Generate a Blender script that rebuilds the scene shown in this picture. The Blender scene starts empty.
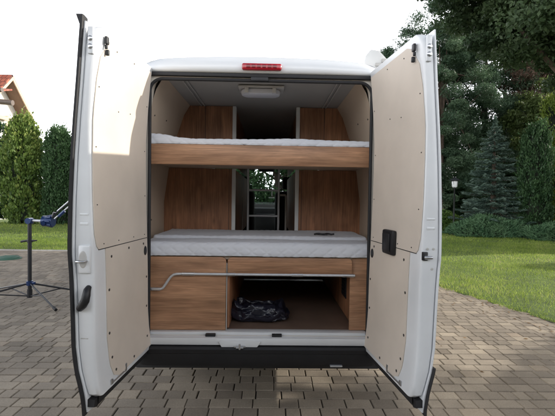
import bpy, bmesh, math, random
import numpy as np
from mathutils import Vector, Matrix
R = math.radians
random.seed(7)
rng = np.random.default_rng(11)
SC = bpy.context.scene
COL = SC.collection

# ------------------------------------------------------------------ materials
def new_mat(name):
    m = bpy.data.materials.new(name); m.use_nodes = True
    nt = m.node_tree
    return m, nt, nt.nodes['Principled BSDF']

def N(nt, typ, **kw):
    n = nt.nodes.new(typ)
    for k, v in kw.items():
        if k.startswith('i_'):
            n.inputs[k[2:].replace('_', ' ')].default_value = v
        else:
            setattr(n, k, v)
    return n

def mottled(name, col, rough=.5, var=.12, scale=6.0, bump=.0, bscale=60.0, metal=0.0, coat=0.0, spec=.5, rvar=.08):
    """Base colour with soft large and fine noise variation, optional fine bump."""
    m, nt, b = new_mat(name)
    tc = N(nt, 'ShaderNodeTexCoord')
    n1 = N(nt, 'ShaderNodeTexNoise'); n1.inputs['Scale'].default_value = scale; n1.inputs['Detail'].default_value = 6
    nt.links.new(tc.outputs['Object'], n1.inputs['Vector'])
    mr = N(nt, 'ShaderNodeMapRange'); mr.inputs[3].default_value = 1 - var; mr.inputs[4].default_value = 1 + var
    mr.inputs[1].default_value = .25; mr.inputs[2].default_value = .75
    nt.links.new(n1.outputs['Fac'], mr.inputs[0])
    mx = N(nt, 'ShaderNodeVectorMath', operation='SCALE'); mx.inputs[0].default_value = col[:3]
    nt.links.new(mr.outputs[0], mx.inputs['Scale'])
    nt.links.new(mx.outputs[0], b.inputs['Base Color'])
    mr2 = N(nt, 'ShaderNodeMapRange'); mr2.inputs[3].default_value = max(.02, rough - rvar); mr2.inputs[4].default_value = min(1, rough + rvar)
    nt.links.new(n1.outputs['Fac'], mr2.inputs[0]); nt.links.new(mr2.outputs[0], b.inputs['Roughness'])
    b.inputs['Metallic'].default_value = metal
    b.inputs['Coat Weight'].default_value = coat
    b.inputs['Coat Roughness'].default_value = .08
    b.inputs['Specular IOR Level'].default_value = spec
    if bump:
        n2 = N(nt, 'ShaderNodeTexNoise'); n2.inputs['Scale'].default_value = bscale; n2.inputs['Detail'].default_value = 4
        nt.links.new(tc.outputs['Object'], n2.inputs['Vector'])
        bp = N(nt, 'ShaderNodeBump'); bp.inputs['Strength'].default_value = bump; bp.inputs['Distance'].default_value = .01
        nt.links.new(n2.outputs['Fac'], bp.inputs['Height']); nt.links.new(bp.outputs[0], b.inputs['Normal'])
    return m

def wood(name, c1, c2, axis='X', rough=.5):
    """Sawn oak laminate: streaks along an axis, fine pores and a few darker knots."""
    m, nt, b = new_mat(name)
    tc = N(nt, 'ShaderNodeTexCoord'); mp = N(nt, 'ShaderNodeMapping')
    mp.inputs['Scale'].default_value = (.7, 9, 9) if axis == 'X' else (9, 9, .7)
    nt.links.new(tc.outputs['Object'], mp.inputs[0])
    n1 = N(nt, 'ShaderNodeTexNoise'); n1.inputs['Scale'].default_value = 2.6; n1.inputs['Detail'].default_value = 9; n1.inputs['Roughness'].default_value = .68
    n1.inputs['Distortion'].default_value = .5
    nt.links.new(mp.outputs[0], n1.inputs['Vector'])
    mp2 = N(nt, 'ShaderNodeMapping'); mp2.inputs['Scale'].default_value = (3, 130, 130) if axis == 'X' else (130, 130, 3)
    nt.links.new(tc.outputs['Object'], mp2.inputs[0])
    n2 = N(nt, 'ShaderNodeTexNoise'); n2.inputs['Scale'].default_value = 1.6; n2.inputs['Detail'].default_value = 3
    nt.links.new(mp2.outputs[0], n2.inputs['Vector'])
    cr = N(nt, 'ShaderNodeValToRGB')
    cr.color_ramp.elements[0].position = .3; cr.color_ramp.elements[0].color = (*c2, 1)
    cr.color_ramp.elements[1].position = .68; cr.color_ramp.elements[1].color = (*c1, 1)
    nt.links.new(n1.outputs['Fac'], cr.inputs[0])
    mr = N(nt, 'ShaderNodeMapRange'); mr.inputs[1].default_value = .35; mr.inputs[2].default_value = .6; mr.inputs[3].default_value = .72; mr.inputs[4].default_value = 1.06
    nt.links.new(n2.outputs['Fac'], mr.inputs[0])
    mx = N(nt, 'ShaderNodeVectorMath', operation='SCALE')
    nt.links.new(cr.outputs[0], mx.inputs[0]); nt.links.new(mr.outputs[0], mx.inputs['Scale'])
    mp3 = N(nt, 'ShaderNodeMapping'); mp3.inputs['Scale'].default_value = (1.1, 3.2, 3.2) if axis == 'X' else (3.2, 3.2, 1.1)
    nt.links.new(tc.outputs['Object'], mp3.inputs[0])
    n3 = N(nt, 'ShaderNodeTexNoise'); n3.inputs['Scale'].default_value = 1.7; n3.inputs['Detail'].default_value = 4; n3.inputs['Distortion'].default_value = 1.2
    nt.links.new(mp3.outputs[0], n3.inputs['Vector'])
    mr3 = N(nt, 'ShaderNodeMapRange'); mr3.inputs[1].default_value = .3; mr3.inputs[2].default_value = .7; mr3.inputs[3].default_value = .72; mr3.inputs[4].default_value = 1.28
    nt.links.new(n3.outputs['Fac'], mr3.inputs[0])
    vo = N(nt, 'ShaderNodeTexVoronoi'); vo.inputs['Scale'].default_value = 2.1; nt.links.new(mp3.outputs[0], vo.inputs['Vector'])
    mr4 = N(nt, 'ShaderNodeMapRange'); mr4.inputs[1].default_value = .02; mr4.inputs[2].default_value = .14; mr4.inputs[3].default_value = .45; mr4.inputs[4].default_value = 1.0
    nt.links.new(vo.outputs['Distance'], mr4.inputs[0])
    mm = N(nt, 'ShaderNodeMath', operation='MULTIPLY'); nt.links.new(mr3.outputs[0], mm.inputs[0]); nt.links.new(mr4.outputs[0], mm.inputs[1])
    mx2 = N(nt, 'ShaderNodeVectorMath', operation='SCALE'); nt.links.new(mx.outputs[0], mx2.inputs[0]); nt.links.new(mm.outputs[0], mx2.inputs['Scale'])
    nt.links.new(mx2.outputs[0], b.inputs['Base Color'])
    b.inputs['Roughness'].default_value = rough
    bp = N(nt, 'ShaderNodeBump'); bp.inputs['Strength'].default_value = .15; bp.inputs['Distance'].default_value = .002
    nt.links.new(n2.outputs['Fac'], bp.inputs['Height']); nt.links.new(bp.outputs[0], b.inputs['Normal'])
    return m

def leafmat(name, ca, cb, cc=None, transl=.25, rough=.55):
    """Foliage: colour from the per-face 'tint' attribute (0..1) between a dark and a light tone, partly translucent."""
    m, nt, b = new_mat(name)
    at = N(nt, 'ShaderNodeAttribute'); at.attribute_name = 'tint'
    cr = N(nt, 'ShaderNodeValToRGB')
    cr.color_ramp.elements[0].color = (*ca, 1); cr.color_ramp.elements[1].color = (*cb, 1)
    if cc:
        e = cr.color_ramp.elements.new(.93); e.color = (*cb, 1)
        cr.color_ramp.elements[-1].color = (*cc, 1)
    nt.links.new(at.outputs['Fac'], cr.inputs[0])
    nt.links.new(cr.outputs[0], b.inputs['Base Color'])
    b.inputs['Roughness'].default_value = rough
    b.inputs['Specular IOR Level'].default_value = .3
    tr = N(nt, 'ShaderNodeBsdfTranslucent'); nt.links.new(cr.outputs[0], tr.inputs['Color'])
    ms = N(nt, 'ShaderNodeMixShader'); ms.inputs[0].default_value = transl
    nt.links.new(b.outputs[0], ms.inputs[1]); nt.links.new(tr.outputs[0], ms.inputs[2])
    nt.links.new(ms.outputs[0], nt.nodes['Material Output'].inputs['Surface'])
    return m

def tintmat(name, stops, rough=.85, bump=.5, bscale=90, nvar=.3):
    """Paving: per-stone colour from 'tint', plus grain and stains in world space."""
    m, nt, b = new_mat(name)
    at = N(nt, 'ShaderNodeAttribute'); at.attribute_name = 'tint'
    cr = N(nt, 'ShaderNodeValToRGB')
    while len(cr.color_ramp.elements) < len(stops): cr.color_ramp.elements.new(.5)
    for e, (p, c) in zip(cr.color_ramp.elements, stops): e.position = p; e.color = (*c, 1)
    nt.links.new(at.outputs['Fac'], cr.inputs[0])
    tc = N(nt, 'ShaderNodeTexCoord')
    n1 = N(nt, 'ShaderNodeTexNoise'); n1.inputs['Scale'].default_value = 1.1; n1.inputs['Detail'].default_value = 8; n1.inputs['Roughness'].default_value = .65
    n2 = N(nt, 'ShaderNodeTexNoise'); n2.inputs['Scale'].default_value = bscale; n2.inputs['Detail'].default_value = 5; n2.inputs['Roughness'].default_value = .7
    nt.links.new(tc.outputs['Object'], n1.inputs['Vector']); nt.links.new(tc.outputs['Object'], n2.inputs['Vector'])
    a = N(nt, 'ShaderNodeMapRange'); a.inputs[1].default_value = .3; a.inputs[2].default_value = .7; a.inputs[3].default_value = 1 - nvar; a.inputs[4].default_value = 1 + nvar
    nt.links.new(n1.outputs['Fac'], a.inputs[0])
    c = N(nt, 'ShaderNodeMapRange'); c.inputs[1].default_value = .3; c.inputs[2].default_value = .7; c.inputs[3].default_value = .8; c.inputs[4].default_value = 1.15
    nt.links.new(n2.outputs['Fac'], c.inputs[0])
    mu = N(nt, 'ShaderNodeMath', operation='MULTIPLY'); nt.links.new(a.outputs[0], mu.inputs[0]); nt.links.new(c.outputs[0], mu.inputs[1])
    mx = N(nt, 'ShaderNodeVectorMath', operation='SCALE'); nt.links.new(cr.outputs[0], mx.inputs[0]); nt.links.new(mu.outputs[0], mx.inputs['Scale'])
    nt.links.new(mx.outputs[0], b.inputs['Base Color']); b.inputs['Roughness'].default_value = rough
    b.inputs['Specular IOR Level'].default_value = .35
    bp = N(nt, 'ShaderNodeBump'); bp.inputs['Strength'].default_value = bump; bp.inputs['Distance'].default_value = .004
    nt.links.new(n2.outputs['Fac'], bp.inputs['Height']); nt.links.new(bp.outputs[0], b.inputs['Normal'])
    return m

def glass(name, tint=(.8, .9, .88), fac=.12):
    m, nt, b = new_mat(name)
    t = N(nt, 'ShaderNodeBsdfTransparent'); t.inputs[0].default_value = (*tint, 1)
    g = N(nt, 'ShaderNodeBsdfGlossy'); g.inputs['Roughness'].default_value = .02
    fr = N(nt, 'ShaderNodeFresnel'); fr.inputs[0].default_value = 1.45
    ms = N(nt, 'ShaderNodeMixShader')
    nt.links.new(fr.outputs[0], ms.inputs[0]); nt.links.new(t.outputs[0], ms.inputs[1]); nt.links.new(g.outputs[0], ms.inputs[2])
    nt.links.new(ms.outputs[0], nt.nodes['Material Output'].inputs['Surface'])
    return m

M = {}
M['white'] = mottled('white_paint', (.80, .82, .84), .3, .03, 2.5, coat=.35)
M['white_dusty'] = mottled('white_paint_inner', (.78, .80, .82), .32, .07, 3.5, coat=.3, bump=.05, bscale=25)
M['white_plastic'] = mottled('white_plastic', (.70, .70, .69), .45, .05, 8)
M['trim'] = mottled('pale_trim', (.50, .49, .47), .5, .06, 4)
M['ply'] = mottled('beige_lining_board', (.70, .62, .535), .62, .075, 3.5, bump=.08, bscale=160)
M['ply_in'] = mottled('beige_side_lining', (.54, .435, .335), .7, .06, 3.5, bump=.08, bscale=160)
M['ceiling'] = mottled('grey_headlining', (.40, .39, .37), .8, .06, 4, bump=.1, bscale=140)
M['black'] = mottled('black_plastic', (.013, .0135, .016), .48, .15, 9, bump=.15, bscale=220)
M['rubber'] = mottled('black_rubber', (.014, .014, .016), .62, .2, 15)
M['dark'] = mottled('dark_interior', (.03, .03, .032), .7, .2, 6)
M['seat_fabric'] = mottled('dark_seat_fabric', (.025, .025, .03), .9, .2, 12, bump=.2, bscale=180)
M['steel'] = mottled('brushed_steel', (.62, .63, .65), .3, .1, 12, metal=.9)
M['dull_steel'] = mottled('dull_grey_steel', (.46, .47, .49), .45, .1, 12, metal=.2)
M['alu'] = mottled('satin_aluminium', (.66, .68, .71), .34, .06, 14, metal=.55)
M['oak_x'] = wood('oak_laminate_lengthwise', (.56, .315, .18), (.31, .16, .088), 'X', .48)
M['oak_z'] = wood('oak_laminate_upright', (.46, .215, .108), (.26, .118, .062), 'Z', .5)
M['floor'] = mottled('brown_vinyl_floor', (.15, .10, .075), .5, .18, 6, bump=.1, bscale=80)
M['red'] = mottled('red_lens', (.42, .008, .02), .22, .1, 20, coat=.6)
M['red_dark'] = mottled('dark_red_lens', (.20, .004, .01), .25, .1, 20, coat=.6)
M['lens'] = mottled('frosted_lamp_lens', (.72, .74, .80), .3, .05, 8)
M['screw'] = mottled('dark_screw_cap', (.05, .045, .04), .5, .1, 20)
M['blue'] = mottled('blue_anodised', (.01, .034, .12), .3, .12, 15, metal=.3, coat=.3)
M['stand_black'] = mottled('black_powder_coat', (.016, .017, .021), .4, .1, 15)
M['green_plastic'] = mottled('green_plastic', (.045, .12, .085), .5, .12, 10, bump=.15, bscale=90)
M['bark'] = mottled('bark', (.11, .08, .06), .9, .35, 9, bump=.8, bscale=30)
M['soil'] = mottled('soil', (.07, .052, .036), .95, .3, 4, bump=.6, bscale=40)
M['glass'] = glass('clear_glass', (.62, .70, .68))
M['render_white'] = mottled('white_render', (.78, .76, .72), .85, .05, 3, bump=.1, bscale=60)
M['fascia'] = mottled('pale_timber', (.62, .46, .33), .7, .08, 5)
M['soffit'] = mottled('brown_soffit', (.20, .125, .085), .8, .12, 5)
M['gutter'] = mottled('brown_gutter', (.14, .105, .085), .5, .12, 6)
M['mattress'] = mottled('white_quilted_fabric', (.66, .68, .73), .85, .03, 5, bump=.12, bscale=300)
M['pole_dark'] = mottled('dark_lamp_metal', (.02, .022, .022), .45, .15, 10)
M['joint'] = mottled('sandy_joint_bed', (.045, .037, .029), .95, .3, 5, bump=.5, bscale=120)
M['lawn'] = mottled('lawn_base', (.09, .14, .028), .95, .35, 2.2, bump=.8, bscale=60)
M['far_ground'] = mottled('rough_ground', (.045, .07, .025), .95, .3, .6, bump=.5, bscale=20)
M['paver'] = tintmat('concrete_paver', [(0, (.195, .163, .127)), (.3, (.25, .212, .168)), (.6, (.30, .255, .20)), (.85, (.36, .305, .235)), (1, (.305, .24, .18))])
M['grass'] = leafmat('grass_blades', (.13, .21, .03), (.42, .52, .11), (.52, .48, .22), transl=.5)
M['dry_leaf'] = leafmat('dry_leaves', (.10, .06, .03), (.28, .17, .07), transl=.1)

def rooftile():
    m, nt, b = new_mat('red_roof_tiles')
    tc = N(nt, 'ShaderNodeTexCoord')
    br = N(nt, 'ShaderNodeTexBrick'); br.inputs['Scale'].default_value = 1.0
    br.inputs['Color1'].default_value = (.30, .075, .045, 1); br.inputs['Color2'].default_value = (.40, .12, .07, 1); br.inputs['Mortar'].default_value = (.10, .03, .02, 1)
    br.inputs['Brick Width'].default_value = .28; br.inputs['Row Height'].default_value = .3; br.inputs['Mortar Size'].default_value = .02
    nt.links.new(tc.outputs['Object'], br.inputs['Vector'])
    nt.links.new(br.outputs['Color'], b.inputs['Base Color']); b.inputs['Roughness'].default_value = .6
    return m
M['tiles'] = rooftile()

def bagmat():
    m, nt, b = new_mat('dark_film')
    b.inputs['Base Color'].default_value = (.014, .015, .028, 1); b.inputs['Roughness'].default_value = .3
    b.inputs['Coat Weight'].default_value = .25; b.inputs['Coat Roughness'].default_value = .12
    tc = N(nt, 'ShaderNodeTexCoord')
    n2 = N(nt, 'ShaderNodeTexVoronoi', feature='DISTANCE_TO_EDGE'); n2.inputs['Scale'].default_value = 34
    nt.links.new(tc.outputs['Object'], n2.inputs['Vector'])
    bp = N(nt, 'ShaderNodeBump'); bp.inputs['Strength'].default_value = .35; bp.inputs['Distance'].default_value = .01
    nt.links.new(n2.outputs['Distance'], bp.inputs['Height']); nt.links.new(bp.outputs[0], b.inputs['Normal']); nt.links.new(bp.outputs[0], b.inputs['Coat Normal'])
    return m
M['bag'] = bagmat()

# ------------------------------------------------------------------ mesh helpers
class MB:
    def __init__(s): s.bm = bmesh.new()
    def box(s, x0, x1, y0, y1, z0, z1, bev=0, seg=2, mat=None):
        t = bmesh.new()
        bmesh.ops.create_cube(t, size=1)
        bmesh.ops.scale(t, vec=(x1 - x0, y1 - y0, z1 - z0), verts=t.verts)
        if bev: bmesh.ops.bevel(t, geom=t.edges[:], offset=bev, segments=seg, profile=.5, affect='EDGES')
        bmesh.ops.translate(t, vec=((x0 + x1) / 2, (y0 + y1) / 2, (z0 + z1) / 2), verts=t.verts)
        s.merge(t, mat); return s
    def merge(s, t, mat=None):
        if mat is not None: bmesh.ops.transform(t, matrix=mat, verts=t.verts)
        vm = {v: s.bm.verts.new(v.co) for v in t.verts}
        for f in t.faces:
            try: s.bm.faces.new([vm[v] for v in f.verts])
            except ValueError: pass
        t.free()
    def tube(s, pts, r, n=10, cap=True):
        """Swept tube along pts; r is a radius or one radius per point."""
        pts = [Vector(p) for p in pts]
        rr = r if isinstance(r, (list, tuple)) else [r] * len(pts)
        rings = []; prev = None
        for i, p in enumerate(pts):
            d = (pts[min(i + 1, len(pts) - 1)] - pts[max(i - 1, 0)]).normalized()
            if prev is None:
                a = Vector((0, 0, 1)) if abs(d.z) < .9 else Vector((1, 0, 0))
                u = d.cross(a).normalized()
            else:
                u = (prev - d * prev.dot(d)).normalized()
            prev = u; v = d.cross(u)
            rings.append([s.bm.verts.new(p + (u * math.cos(2 * math.pi * k / n) + v * math.sin(2 * math.pi * k / n)) * rr[i]) for k in range(n)])
        for a, b in zip(rings, rings[1:]):
            for k in range(n): s.bm.faces.new((a[k], a[(k + 1) % n], b[(k + 1) % n], b[k]))
        if cap:
            s.bm.faces.new(rings[0][::-1]); s.bm.faces.new(rings[-1])
        return s
    def loop_tube(s, pts, r, n=8):
        pts = [Vector(p) for p in pts]; m = len(pts); rings = []
        for i, p in enumerate(pts):
            d = (pts[(i + 1) % m] - pts[i - 1]).normalized()
            u = Vector((0, 1, 0)); v = d.cross(u).normalized()
            rings.append([s.bm.verts.new(p + (u * math.cos(2 * math.pi * k / n) + v * math.sin(2 * math.pi * k / n)) * r) for k in range(n)])
        for i in range(m):
            a, b = rings[i], rings[(i + 1) % m]
            for k in range(n): s.bm.faces.new((a[k], a[(k + 1) % n], b[(k + 1) % n], b[k]))
        return s
    def prism(s, poly, axis, a0, a1, bev=0):
        """Extrude a 2D polygon along an axis ('x': poly is (y,z); 'y': (x,z); 'z': (x,y))."""
        def P(u, v, w): return {'x': (w, u, v), 'y': (u, w, v), 'z': (u, v, w)}[axis]
        t = bmesh.new()
        A = [t.verts.new(P(u, v, a0)) for u, v in poly]; B = [t.verts.new(P(u, v, a1)) for u, v in poly]
        n = len(poly)
        t.faces.new(A); t.faces.new(B[::-1])
        for i in range(n): t.faces.new((A[i], B[i], B[(i + 1) % n], A[(i + 1) % n]))
        bmesh.ops.recalc_face_normals(t, faces=t.faces)
        if bev: bmesh.ops.bevel(t, geom=t.edges[:], offset=bev, segments=2, profile=.5, affect='EDGES')
        s.merge(t); return s
    def grid(s, rows):
        V = [[s.bm.verts.new(p) for p in r] for r in rows]
        for a, b in zip(V, V[1:]):
            for i in range(len(a) - 1): s.bm.faces.new((a[i], a[i + 1], b[i + 1], b[i]))
        return V
    def lathe(s, prof, c=(0, 0, 0), n=16, mat=None):
        t = bmesh.new(); rings = []
        for r, z in prof: rings.append([t.verts.new((r * math.cos(2 * math.pi * k / n), r * math.sin(2 * math.pi * k / n), z)) for k in range(n)])
        for a, b in zip(rings, rings[1:]):
            for k in range(n): t.faces.new((a[k], a[(k + 1) % n], b[(k + 1) % n], b[k]))
        t.faces.new(rings[0][::-1]); t.faces.new(rings[-1])
        mm = Matrix.Translation(c) @ (mat if mat is not None else Matrix.Identity(4))
        s.merge(t, mm); return s
    def xform(s, mat): bmesh.ops.transform(s.bm, matrix=mat, verts=s.bm.verts); return s
    def build(s, name, mat, parent=None, smooth=40, label=None, recalc=True):
        if recalc: bmesh.ops.recalc_face_normals(s.bm, faces=s.bm.faces)
        me = bpy.data.meshes.new(name); s.bm.to_mesh(me); s.bm.free()
        me.materials.append(mat)
        if smooth:
            me.shade_smooth(); me.set_sharp_from_angle(angle=R(smooth))
        o = bpy.data.objects.new(name, me); COL.objects.link(o)
        if parent: o.parent = parent
        if label: o['label'] = label
        return o

def mesh_np(name, verts, faces, mat, parent=None, tint=None, smooth=False):
    """verts (N,3); faces (F,k) with constant k; per-face tint."""
    me = bpy.data.meshes.new(name)
    F, k = faces.shape
    me.vertices.add(len(verts)); me.vertices.foreach_set('co', np.ascontiguousarray(verts, dtype=np.float32).ravel())
    me.loops.add(F * k); me.loops.foreach_set('vertex_index', faces.astype(np.int32).ravel())
    me.polygons.add(F); me.polygons.foreach_set('loop_start', np.arange(0, F * k, k, dtype=np.int32))
    me.update(calc_edges=True)
    if tint is not None:
        at = me.attributes.new('tint', 'FLOAT', 'FACE'); at.data.foreach_set('value', tint.astype(np.float32))
    me.materials.append(mat)
    if smooth: me.shade_smooth()
    else: me.shade_flat()
    me.validate()
    o = bpy.data.objects.new(name, me); COL.objects.link(o)
    if parent: o.parent = parent
    return o

def tag(o, label=None, cat=None, group=None, kind=None):
    if label: o['label'] = label
    if cat: o['category'] = cat
    if group: o['group'] = group
    if kind: o['kind'] = kind
    return o
def thing(name, label, cat, loc=(0, 0, 0), rz=0, group=None):
    o = bpy.data.objects.new(name, None); COL.objects.link(o); o.empty_display_size = .2
    o.location = loc; o.rotation_euler = (0, 0, rz)
    return tag(o, label, cat, group)
def arc(cx, cy, r, a0, a1, n=8): return [(cx + r * math.cos(R(a0 + (a1 - a0) * i / n)), cy + r * math.sin(R(a0 + (a1 - a0) * i / n))) for i in range(n + 1)]
def rrect(x0, x1, z0, z1, rt, rb, n=8):
    return arc(x1 - rt, z1 - rt, rt, 0, 90, n) + arc(x0 + rt, z1 - rt, rt, 90, 180, n) + arc(x0 + rb, z0 + rb, rb, 180, 270, n) + arc(x1 - rb, z0 + rb, rb, 270, 360, n)

# ------------------------------------------------------------------ camera
cam_d = bpy.data.cameras.new('camera'); cam = bpy.data.objects.new('camera', cam_d); COL.objects.link(cam)
cam_d.sensor_width = 36; cam_d.lens = 36 * 389 / 555; cam_d.clip_end = 2000; cam_d.clip_start = .05
YAW, PITCH, ROLL = 1.2, 1.5, .85
cam.matrix_world = Matrix.Translation((.065, -2.73, 1.5)) @ Matrix.Rotation(R(-YAW), 4, 'Z') @ Matrix.Rotation(R(90 - PITCH), 4, 'X') @ Matrix.Rotation(R(ROLL), 4, 'Z')
SC.camera = cam

# ------------------------------------------------------------------ light
SUN_EL, SUN_AZ = 21.5, 80.0          # azimuth clockwise from +y
w = bpy.data.worlds.new('World'); SC.world = w; w.use_nodes = True
nt = w.node_tree; bg = nt.nodes['Background']
sky = nt.nodes.new('ShaderNodeTexSky'); sky.sky_type = 'NISHITA'; sky.sun_disc = False
sky.sun_elevation = R(SUN_EL); sky.sun_rotation = R(SUN_AZ); sky.dust_density = 3.0; sky.air_density = 1.0; sky.altitude = 100
nt.links.new(sky.outputs[0], bg.inputs[0]); bg.inputs[1].default_value = .08
bg2 = nt.nodes.new('ShaderNodeBackground'); bg2.inputs[0].default_value = (.98, .98, 1.0, 1)
tcw = nt.nodes.new('ShaderNodeTexCoord'); sep = nt.nodes.new('ShaderNodeSeparateXYZ'); nt.links.new(tcw.outputs['Generated'], sep.inputs[0])
hz = nt.nodes.new('ShaderNodeMapRange'); hz.inputs[1].default_value = .42; hz.inputs[2].default_value = .62; hz.inputs[3].default_value = 2.85; hz.inputs[4].default_value = .08   # bright summer haze, thinning overhead
nt.links.new(sep.outputs['Z'], hz.inputs[0]); nt.links.new(hz.outputs[0], bg2.inputs[1])
ad = nt.nodes.new('ShaderNodeAddShader'); nt.links.new(bg.outputs[0], ad.inputs[0]); nt.links.new(bg2.outputs[0], ad.inputs[1])
nt.links.new(ad.outputs[0], nt.nodes['World Output'].inputs[0])
sd = bpy.data.lights.new('sun', 'SUN'); sd.energy = 5.0; sd.angle = R(.6); sd.color = (1, .93, .82)
so = bpy.data.objects.new('sun', sd); COL.objects.link(so)
sdir = Vector((math.sin(R(SUN_AZ)) * math.cos(R(SUN_EL)), math.cos(R(SUN_AZ)) * math.cos(R(SUN_EL)), math.sin(R(SUN_EL))))
so.rotation_euler = sdir.to_track_quat('Z', 'Y').to_euler(); so.location = sdir * 40
SC.view_settings.view_transform = 'Standard'; SC.view_settings.look = 'None'; SC.view_settings.exposure = 0
try:
    SC.cycles.max_bounces = 8; SC.cycles.transparent_max_bounces = 12
except Exception: pass

# ------------------------------------------------------------------ setting: ground
def lawn_edge_x(y):                      # left border of the lawn on the right of the drive
    if y < 4: return 3.0 + (4 - y) * .315
    return 3.0 - (y - 4) * .09
def in_lawn(x, y):
    return (x > lawn_edge_x(y)) or (y > 7.75 and x < -2.3) or y > 13.5
g = MB(); g.grid([[(x, y, -.06) for x in np.linspace(-400, 400, 9)] for y in np.linspace(-300, 500, 9)])
tag(g.build('ground', M['far_ground'], None, 0), kind='structure')
g = MB(); g.grid([[(x, y, -.009) for x in np.linspace(-18, 8, 5)] for y in np.linspace(-9, 14, 5)])
tag(g.build('driveway_bed', M['joint'], None, 0), kind='structure')
# pavers: rows along x, mixed stone lengths
V = []; F = []; T = []
y = -7.0; row = 0
PITCHY = .123
while y < 13.5:
    x = -15 + random.uniform(-.2, 0)
    while x < 6.5:
        L = random.choice([.105, .14, .14, .172, .172, .195])
        cx, cy = x + L / 2, y + PITCHY / 2
        if not in_lawn(cx - .04, cy):
            g2 = .0030 + random.uniform(-.0008, .0014); bv = .0045
            ja, jb, jc, jd = [random.uniform(-.0016, .0016) for _ in range(4)]
            x0, x1, y0, y1 = x + g2 + ja, x + L - g2 + jb, y + g2 + jc, y + PITCHY - g2 + jd
            zt = random.uniform(-.0014, .0014); tx = random.uniform(-.004, .004); ty = random.uniform(-.005, .005)
            b = len(V)
            for (a, c) in ((x0, y0), (x1, y0), (x1, y1), (x0, y1)): V.append((a, c, -.02))
            for (a, c) in ((x0, y0), (x1, y0), (x1, y1), (x0, y1)): V.append((a, c, zt - .006))
            for (a, c) in ((x0 + bv, y0 + bv), (x1 - bv, y0 + bv), (x1 - bv, y1 - bv), (x0 + bv, y1 - bv)):
                V.append((a + random.uniform(-.0015, .0015), c + random.uniform(-.0015, .0015), zt + tx * (a - cx) + ty * (c - cy)))
            F.append((b + 8, b + 9, b + 10, b + 11))
            for i in range(4):
                j = (i + 1) % 4
                F.append((b + 4 + i, b + 4 + j, b + 8 + j, b + 8 + i)); F.append((b + i, b + j, b + 4 + j, b + 4 + i))
            t = min(1, max(0, random.gauss(.5, .2)))
            T += [t] + [max(0, t - .04), max(0, t - .25)] * 4
        x += L
    y += PITCHY; row += 1
pv = mesh_np('driveway_paving', np.array(V), np.array(F), M['paver'], None, np.array(T)); tag(pv, kind='structure')
# pale kerb at the lawn on the left
k = MB()
for i in range(14):
    x0 = -14.5 + i * .87
    k.box(x0, x0 + .862, 7.66, 7.745, -.05, .025 + random.uniform(-.003, .003), .008)
tag(k.build('kerb', mottled('pale_concrete', (.42, .40, .36), .85, .15, 5, bump=.4, bscale=90)), kind='structure')

def lawn_z(x, y): return .004 + .018 * math.sin(x * 1.3 + y * .7) * math.sin(y * .9) + .01
g = MB(); rows = []
for y in np.linspace(-9, 26, 71):
    e = lawn_edge_x(min(y, 13.5)) + .02
    rows.append([(e + (30 - e) * (i / 40) ** 1.5, y, lawn_z(e + (30 - e) * (i / 40) ** 1.5, y) if i else -.008) for i in range(41)])
g.grid(rows)
rows = []
for y in np.linspace(7.75, 26, 40):
    rows.append([(x, y, lawn_z(x, y)) for x in np.linspace(-30, -2.3 if y < 13.5 else 2.1, 50)])
g.grid(rows)
tag(g.build('lawn', M['lawn'], None, 60), kind='structure')

def grass_blades():
    regs = [  # x0,x1,y0,y1,n,height,width
        (2.6, 7.5, .5, 6.5, 52000, .05, .0075), (2.6, 10, 6.5, 11, 34000, .055, .011), (4, 16, 11, 16, 30000, .06, .017),
        (7.5, 13, 2, 11, 16000, .055, .012), (-13, -2.3, 7.75, 10.5, 30000, .06, .012), (-16, -2.3, 10.5, 18, 34000, .06, .017)]
    Vs = []; Ts = []
    for x0, x1, y0, y1, n, h, wd in regs:
        x = rng.uniform(x0, x1, n); y = rng.uniform(y0, y1, n)
        ex = np.where(y < 4, 3.0 + (4 - y) * .315, 3.0 - (y - 4) * .09)
        ex = ex + .05 * np.sin(y * 9) * np.sin(y * 3.1) - .03
        ok = (x > ex) if x0 > 0 else (y > 7.75)
        x, y = x[ok], y[ok]; n = len(x)
        z = .014 + .018 * np.sin(x * 1.3 + y * .7) * np.sin(y * .9) - .01
        hh = h * rng.uniform(.5, 1.3, n) * (1 + .25 * np.sin(x * 2.1) * np.sin(y * 1.7 + 1)); a = rng.uniform(0, 2 * np.pi, n); l = rng.uniform(.2, .9, n) * hh
        wv = wd * rng.uniform(.6, 1.3, n)
        b = rng.uniform(0, 2 * np.pi, n)
        P0 = np.stack([x - np.cos(a) * wv / 2, y - np.sin(a) * wv / 2, z], 1)
        P1 = np.stack([x + np.cos(a) * wv / 2, y + np.sin(a) * wv / 2, z], 1)
        P2 = np.stack([x + np.cos(b) * l, y + np.sin(b) * l, z + hh], 1)
        Vs.append(np.stack([P0, P1, P2], 1).reshape(-1, 3))
        Ts.append(np.clip(rng.normal(.48, .24, n) + .2 * np.sin(x * .9 + 2) * np.sin(y * 1.1) + .16 * np.sin(x * 3.7 + y) * np.sin(y * 4.3 - x * 1.3), 0, 1))
    Vv = np.concatenate(Vs); Tt = np.concatenate(Ts)
    o = mesh_np('grass', Vv, np.arange(len(Vv)).reshape(-1, 3), M['grass'], None, Tt)
    tag(o, 'short mown green grass of the lawns beside the paved drive', 'grass', kind='stuff')
grass_blades()
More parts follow.
